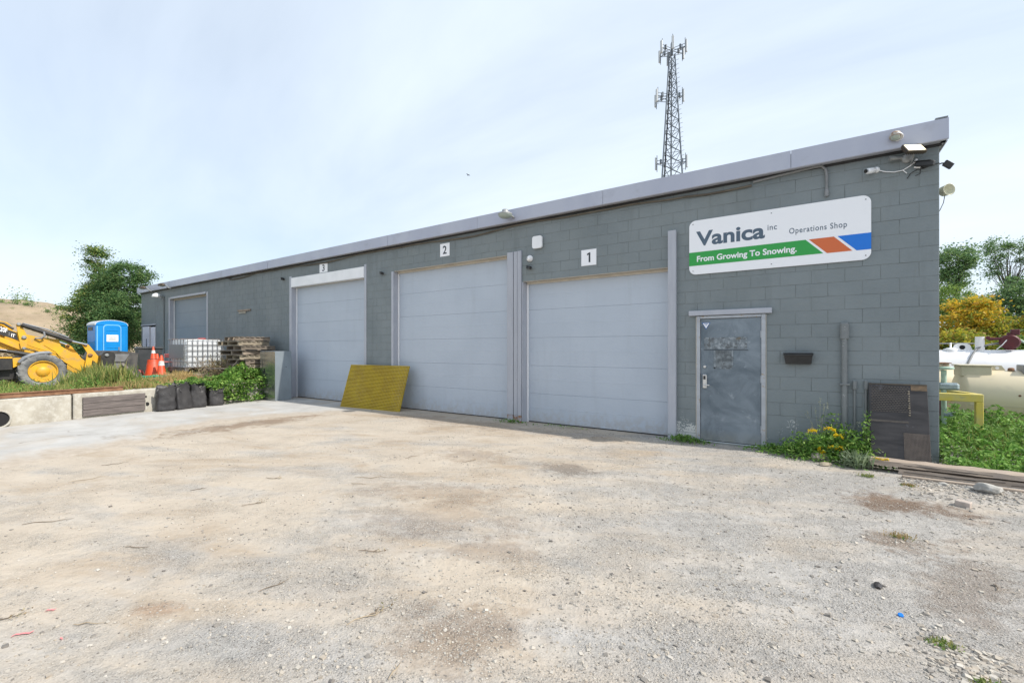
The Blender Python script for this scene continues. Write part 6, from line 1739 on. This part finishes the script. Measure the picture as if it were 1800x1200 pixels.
# ------------------------------------------------------------------ plants along the foot of the wall
def clump(name, label, x, y, rx, ry, h, n, size, material, cat="weed", aspect=.5, grp=None, stem=True, z0=0.0):
    t = thing(name, label, cat, (x, y, z0), group=grp)
    r_ = RNG.normal(size=(n, 2)) * .48; hh = np.abs(RNG.normal(size=n)) * .45 * h * np.exp(-(r_ ** 2).sum(1) * .9) + .015
    hh = np.minimum(hh + h * .55 * np.exp(-(r_ ** 2).sum(1) * 2.2) * RNG.random(n), h * 1.15)
    c = np.column_stack([r_[:, 0] * rx * 2, np.clip(r_[:, 1] * ry * 2, -9, WY - .03 - y), hh])
    leaves("foliage", c, size, material, t, .4, aspect)
    if stem:
        m = MB()
        for k in range(9):
            a = random.uniform(-rx, rx) * .6; m.tube([(a * .4, 0, 0), (a * .7, 0, h * .4), (a, random.uniform(-ry, ry) * .4, h * random.uniform(.6, .95))], .004, 4, cap=False)
        m.build("stem", "stem_green", t)
    return t
clump("low_weed", "low green weeds at the foot of the post beside the steel door", -1.74, 7.86, .17, .08, .10, 520, .045, "leaf_weed")
clump("low_weed", "low weeds at the hinge side of the steel door threshold", -.38, 7.80, .22, .09, .12, 560, .045, "leaf_weed")
clump("low_weed", "sparse weeds at the rusty foot of the boards between doors", -5.25, 7.84, .18, .06, .07, 200, .04, "leaf_weed")
clump("low_weed", "tiny weeds along the bottom edge of door one", -4.1, 7.92, .30, .03, .04, 90, .035, "leaf_weed", stem=False)
clump("round_weed", "round dark green bushy weed beside the goldenrod", -.06, 7.72, .18, .15, .30, 1500, .05, "leaf_vine", "weed", .35)
clump("bushy_weed", "broad green weed clump at the foot of the thin conduits", .46, 7.70, .20, .14, .38, 1700, .065, "leaf_vine", "weed", .36)
clump("bushy_weed", "tall dark green weed between riser pipe and goldenrod", .30, 7.83, .16, .09, .56, 900, .055, "leaf_vine", "weed", .34)
clump("bushy_weed", "narrow green weed climbing the edge of the scrap panel", .665, 7.74, .05, .06, .62, 420, .05, "leaf_vine", "weed", .4)
# grey-leaved weed
t = thing("silver_weed", "pale grey green long leaved weed at the end of the timbers", "weed", (.52, 7.40, 0))
v, f = blade_arrays(np.column_stack([RNG.normal(size=200) * .06, RNG.normal(size=200) * .05, np.zeros(200)]), np.full(200, .21), .014, .85)
np_mesh("foliage", v, f, "leaf_silver", t)
c = RNG.normal(size=(180, 3)) * np.array([.1, .07, .05]) + np.array([0, 0, .1]); c[:, 2] = np.abs(c[:, 2]); leaves("small_leaves", c, .06, "leaf_silver", t, .3, .3)
# goldenrod
gr = thing("goldenrod_plant", "goldenrod with arching yellow flower sprays against the block wall", "flower", (.16, 7.62, 0))
m = MB(); fl = []
heads = [(-.09, .0, .40), (.06, .04, .44), (.20, .0, .36), (.12, -.05, .20), (.21, -.06, .21), (-.03, -.04, .12), (.0, -.06, .06)]
for hx_, hy_, hz_ in heads:
    m.tube([(0, 0, 0), (hx_ * .35, hy_ * .4, hz_ * .65), (hx_ * .7, hy_, hz_)], .005, 5)
    for s in np.linspace(0, 1, 95):
        q = np.array([hx_ * .62 + (s * .11 if hx_ >= 0 else -s * .11), hy_, hz_ + .035 * math.sin(s * 2.6) - .03 * s])
        if abs(hx_) < .05: q = np.array([hx_ + .01 * math.sin(s * 9), hy_, hz_ + s * .09])
        fl.append(q + RNG.normal(size=3) * np.array([.012, .012, .011]))
m.build("stem", "stem_green", gr)
leaves("flower_spray", np.array(fl), .020, "petal_yellow", gr, .4, .7)
c = np.array([[RNG.normal() * .08, RNG.normal() * .06, z] for z in RNG.uniform(.05, .36, 420)]); leaves("foliage", c, .07, "leaf_weed", gr, .2, .22)
gr2 = thing("goldenrod_sprig", "small fallen goldenrod sprig lying on the timber end", "flower", (.70, 7.40, .145))
c = np.array([[s * .16, -.02 + .01 * math.sin(s * 8), .012] for s in np.linspace(0, 1, 120)]) + RNG.normal(size=(120, 3)) * .008; leaves("flower_spray", c, .018, "petal_yellow", gr2, .5, .7)
MB().tube([(-.08, .02, .0), (0, 0, .004), (.15, -.02, .004)], .004, 5).build("stem", "stem_green", gr2)
# pale seed-head grass
sg_ = thing("seed_grass", "tall thin plant with pale seed heads rising above the goldenrod", "weed", (.14, 7.80, 0))
m = MB(); c = []
for k, (dx, h) in enumerate(((.0, .86), (.05, .78), (-.06, .72), (.09, .80), (-.16, .66), (-.10, .50), (.02, .58), (.38, .5), (.44, .56))):
    m.tube([(dx * .1, 0, 0), (dx * .4, .0, h * .55), (dx, .01, h)], [.004, .003, .0015], 4)
    for s in np.linspace(0, 1, 16): c.append([dx + RNG.normal() * .008, .01 + RNG.normal() * .008, h - .10 * s])
m.build("stem", "seed_pale", sg_)
leaves("seed_head", np.array(c), .026, "seed_pale", sg_, .1, .35)
# small tufts out on the lot
for k, (x, y, s, dry) in enumerate(((.60, 6.95, .8, 0), (.63, 4.90, .8, 1), (.59, 3.24, .6, 0), (.72, 2.96, .7, 0), (.95, 6.75, .7, 1), (-.2, 7.55, .6, 0))):
    t = thing("grass_tuft", ("small green grass tuft in front of the timber ends", "half dry grass tuft in the brown dirt near the dark stain", "tiny green tuft by the pale pebble patch", "green tuft at the near edge of the pebble patch", "dry weed tuft touching the thin lath", "thin tuft on the grit beside the round weed")[k], "grass tuft", (x, y, lot_z(x, y)), group="grass tufts on the lot")
    n = 120
    v, f = blade_arrays(np.column_stack([RNG.normal(size=n) * .055 * s, RNG.normal(size=n) * .035 * s, np.zeros(n)]), np.full(n, .05 * s), .0035, .8)
    np_mesh("blades", v, f, "grass_dry" if dry else "grass_green", t)
    c = RNG.normal(size=(40, 3)) * np.array([.05, .03, .008]) * s; c[:, 2] = np.abs(c[:, 2]) + .006; leaves("small_leaves", c, .02, "leaf_weed", t, .5, .5)

# ------------------------------------------------------------------ loose stones and litter on the lot
cube = np.array([[-1, -1, -1], [1, -1, -1], [1, 1, -1], [-1, 1, -1], [-1, -1, 1], [1, -1, 1], [1, 1, 1], [-1, 1, 1]], float)
cf = np.array([[0, 3, 2, 1], [4, 5, 6, 7], [0, 1, 5, 4], [1, 2, 6, 5], [2, 3, 7, 6], [3, 0, 4, 7]])
def pebbles(name, px_, py_, size, label):
    n = len(px_)
    v = np.repeat(cube[None], n, 0) * RNG.uniform(.45, 1.0, (n, 8, 3))
    ax = RNG.normal(size=(n, 3)); ax /= np.linalg.norm(ax, axis=1)[:, None]; an = RNG.uniform(0, 6.28, n)
    ca, sa = np.cos(an)[:, None, None], np.sin(an)[:, None, None]
    a = ax[:, None, :]
    v = v * ca + np.cross(np.broadcast_to(a, v.shape), v) * sa + a * (v * a).sum(-1, keepdims=True) * (1 - ca)
    v *= (size * RNG.uniform(.7, 1.3, n))[:, None, None] * np.array([1.15, 1.0, .62])
    z0 = np.array([lot_z(a_, b_) for a_, b_ in zip(px_, py_)])
    v[:, :, 0] += px_[:, None]; v[:, :, 1] += py_[:, None]; v[:, :, 2] += (z0 + size * .18)[:, None]
    f = (cf[None] + (np.arange(n) * 8)[:, None, None]).reshape(-1, 4)
    return tag(np_mesh(name, v.reshape(-1, 3), f, "gravel_stone"), label, "gravel", kind="stuff")
def lot_scatter(n, rmin, rmax, power=1.0):
    a = RNG.uniform(R(-62), R(64), n); r_ = rmin + (rmax - rmin) * RNG.random(n) ** power
    x, y = -r_ * np.sin(a + YAW - R(6)), r_ * np.cos(a + YAW - R(6))
    nz = np.array([mnoise.noise(Vector((p * .8, q * .8, 11))) + .5 * mnoise.noise(Vector((p * 2.7, q * 2.7, 4))) for p, q in zip(x, y)])
    bias = np.clip((x + 3.0) / 4.0, -.35, .35)
    k = (nz + bias > RNG.uniform(-.75, .75, n)) & (y < 7.75) & (x < 4.5) & (x > -13.2) & (y > -2.0)
    k &= ~((x < -8.9) & (RNG.random(n) < .8))
    return x[k], y[k]
x, y = lot_scatter(62000, 1.4, 10.5, 1.2); pebbles("fine_gravel", x, y, RNG.uniform(.0022, .0062, len(x)), "fine loose grit scattered over the lot")
x, y = lot_scatter(8500, 1.5, 13.0, 1.1); pebbles("loose_gravel", x, y, RNG.uniform(.005, .0125, len(x)), "loose small stones scattered over the lot")
n = 420; x = RNG.normal(size=n) * .10 + .66; y = RNG.normal(size=n) * .16 + 3.08; pebbles("pebble_patch", x, y, RNG.uniform(.006, .015, n), "patch of pale washed pebbles by the small tuft")
n = 1500; x = RNG.uniform(.9, 3.2, n); y = 7.15 - np.abs(RNG.normal(size=n)) * .42; k = y > 5.6; pebbles("crushed_stone", x[k], y[k], RNG.uniform(.005, .016, k.sum()), "grey crushed stone in front of the timbers")
n = 1100; x = RNG.uniform(-4.9, .8, n); y = 7.88 - np.abs(RNG.normal(size=n)) * .16; pebbles("wall_grit", x, y, RNG.uniform(.003, .008, n), "grit gathered along the foot of the wall")
sticks = [(652, 972, .20, 1, 0), (85, 920, .34, 0, 0), (240, 960, .2, 0, 0), (156, 843, .35, 0, 1), (203, 815, .28, 0, 0), (650, 1085, .28, 1, 1), (660, 1078, .12, 2, 0), (660, 842, .5, 0, 1), (480, 840, .2, 1, 0), (155, 1090, .16, 0, 1), (8, 1081, .16, 1, 0), (693, 1180, .13, 2, 1), (483, 1030, .2, 2, 0), (630, 853, .2, 0, 1), (350, 860, .16, 2, 0), (725, 804, .25, 0, 0), (825, 812, .22, 1, 0), (1752, 1032, .12, 2, 0), (445, 885, .2, 1, 0), (1390, 1069, .06, 2, 0)]
desc = ["straight", "forked", "slanting"]
near = ["dark crooked twig with a curled end on the dirt", "long thin bent twig on the pale dirt beside the pink tape", "short dark twig with crumbs on the pale dirt", "long straight straw coloured stick near the concrete edge", "short brown stick on the dirt beyond the concrete edge", "pale split sliver beside the brown stain", "curled dark bark strip touching the pale sliver", "long pale stick across the dirt facing door two", "grey forked twig on the open dirt", "straw twig with tiny leaves near the pink tape", "dark tangled twig above the pink tape", "pair of pale straws in the damp stain", "thin slanting twig lying across the grey grit", "short pale stick parallel to the long one", "small slanting dark twig on the pale dirt", "thin dark twig on the sunlit dirt toward door two", "short forked dark twig on the sunlit dirt by door two", "thin twig on the gravel beyond the stone sliver", "grey twig in the middle of the open dirt", "tiny upright looking twig on the grey gravel"]
for k, (u, v, ln, sh, pale) in enumerate(sticks):
    x, y = gpt(u, v); rg = random.Random(100 + k)
    t = thing("twig", near[k], "twig", (x, y, lot_z(x, y) + .004), rz=YAW + rg.uniform(-.5, .6) + (.9 if sh == 2 else .25), group="twigs lying on the lot")
    pts = [(-ln / 2 + ln * i / 5, rg.uniform(-.04, .04) * ln * 2, .002 + rg.uniform(0, .006)) for i in range(6)]
    m = MB().tube(pts, [.002, .003, .0032, .0028, .002, .001], 5)
    if sh: m.tube([pts[3], (pts[3][0] + ln * .15, pts[3][1] + ln * .16, .008)], [.003, .001], 4)
    m.build("stick", "twig_pale" if pale else "twig", t)
    if sh == 1: c = np.array(pts[4:6]).repeat(6, 0) + RNG.normal(size=(12, 3)) * .015; c[:, 2] = np.abs(c[:, 2]) + .003; leaves("dry_leaf", c, .018, "leaf_dead", t, .3, .5)
for k, (u, v, ln, lb) in enumerate(((40, 1108, .09, "long strip of pink marking tape on the dirt"), (89, 1066, .05, "short curl of pink marking tape on the dirt"), (108, 1115, .018, "tiny scrap of pink marking tape"))):
    x, y = gpt(u, v); t = thing("tape_scrap", lb, "tape", (x, y, lot_z(x, y) + .003), rz=YAW + .5, group="scraps of pink tape")
    m = MB(); n = 6
    vs = [(ln * (i / n - .5), s * .007 + .006 * math.sin(i), .002 + .006 * abs(math.sin(i * 1.3))) for i in range(n + 1) for s in (-1, 1)]
    m.add(vs, [(2 * i, 2 * i + 1, 2 * i + 3, 2 * i + 2) for i in range(n)], True).build("strip", "pink_tape", t)
x, y = gpt(1583, 1079); t = thing("bottle_cap", "small blue plastic cap on the grey gravel", "cap", (x, y, lot_z(x, y)))
MB().lathe([(.014, 0), (.014, .010), (.012, .012)], 16, Matrix.Rotation(R(25), 4, 'X')).build("cap_shell", "blue_cap", t)
# bird in the sky
r_ = ray(823); Z = 34.0
bd_ = MB()
bd_.lathe([(.005, -.16), (.04, -.08), (.055, .02), (.04, .1), (.012, .15)], 10, rot_to((0, 0, 0), (1, .1, .1)))
bd_.add([(.06, 0, .02), (-.06, 0, .02), (-.10, .22, .10), (-.02, .40, .06), (.05, .22, .10)], [(0, 1, 2, 3, 4)])
bd_.add([(.06, 0, .02), (-.06, 0, .02), (-.10, -.22, .10), (-.02, -.40, .06), (.05, -.22, .10)], [(4, 3, 2, 1, 0)])
o = bd_.build("bird", "bird_dark", None); o.location = (r_[0] * Z, r_[1] * Z, CAM_H + (HOR - 308) * Z / FPX)
o.scale = (.6, .6, .6)
tag(o, "small dark bird gliding in the sky above the roof", "bird")
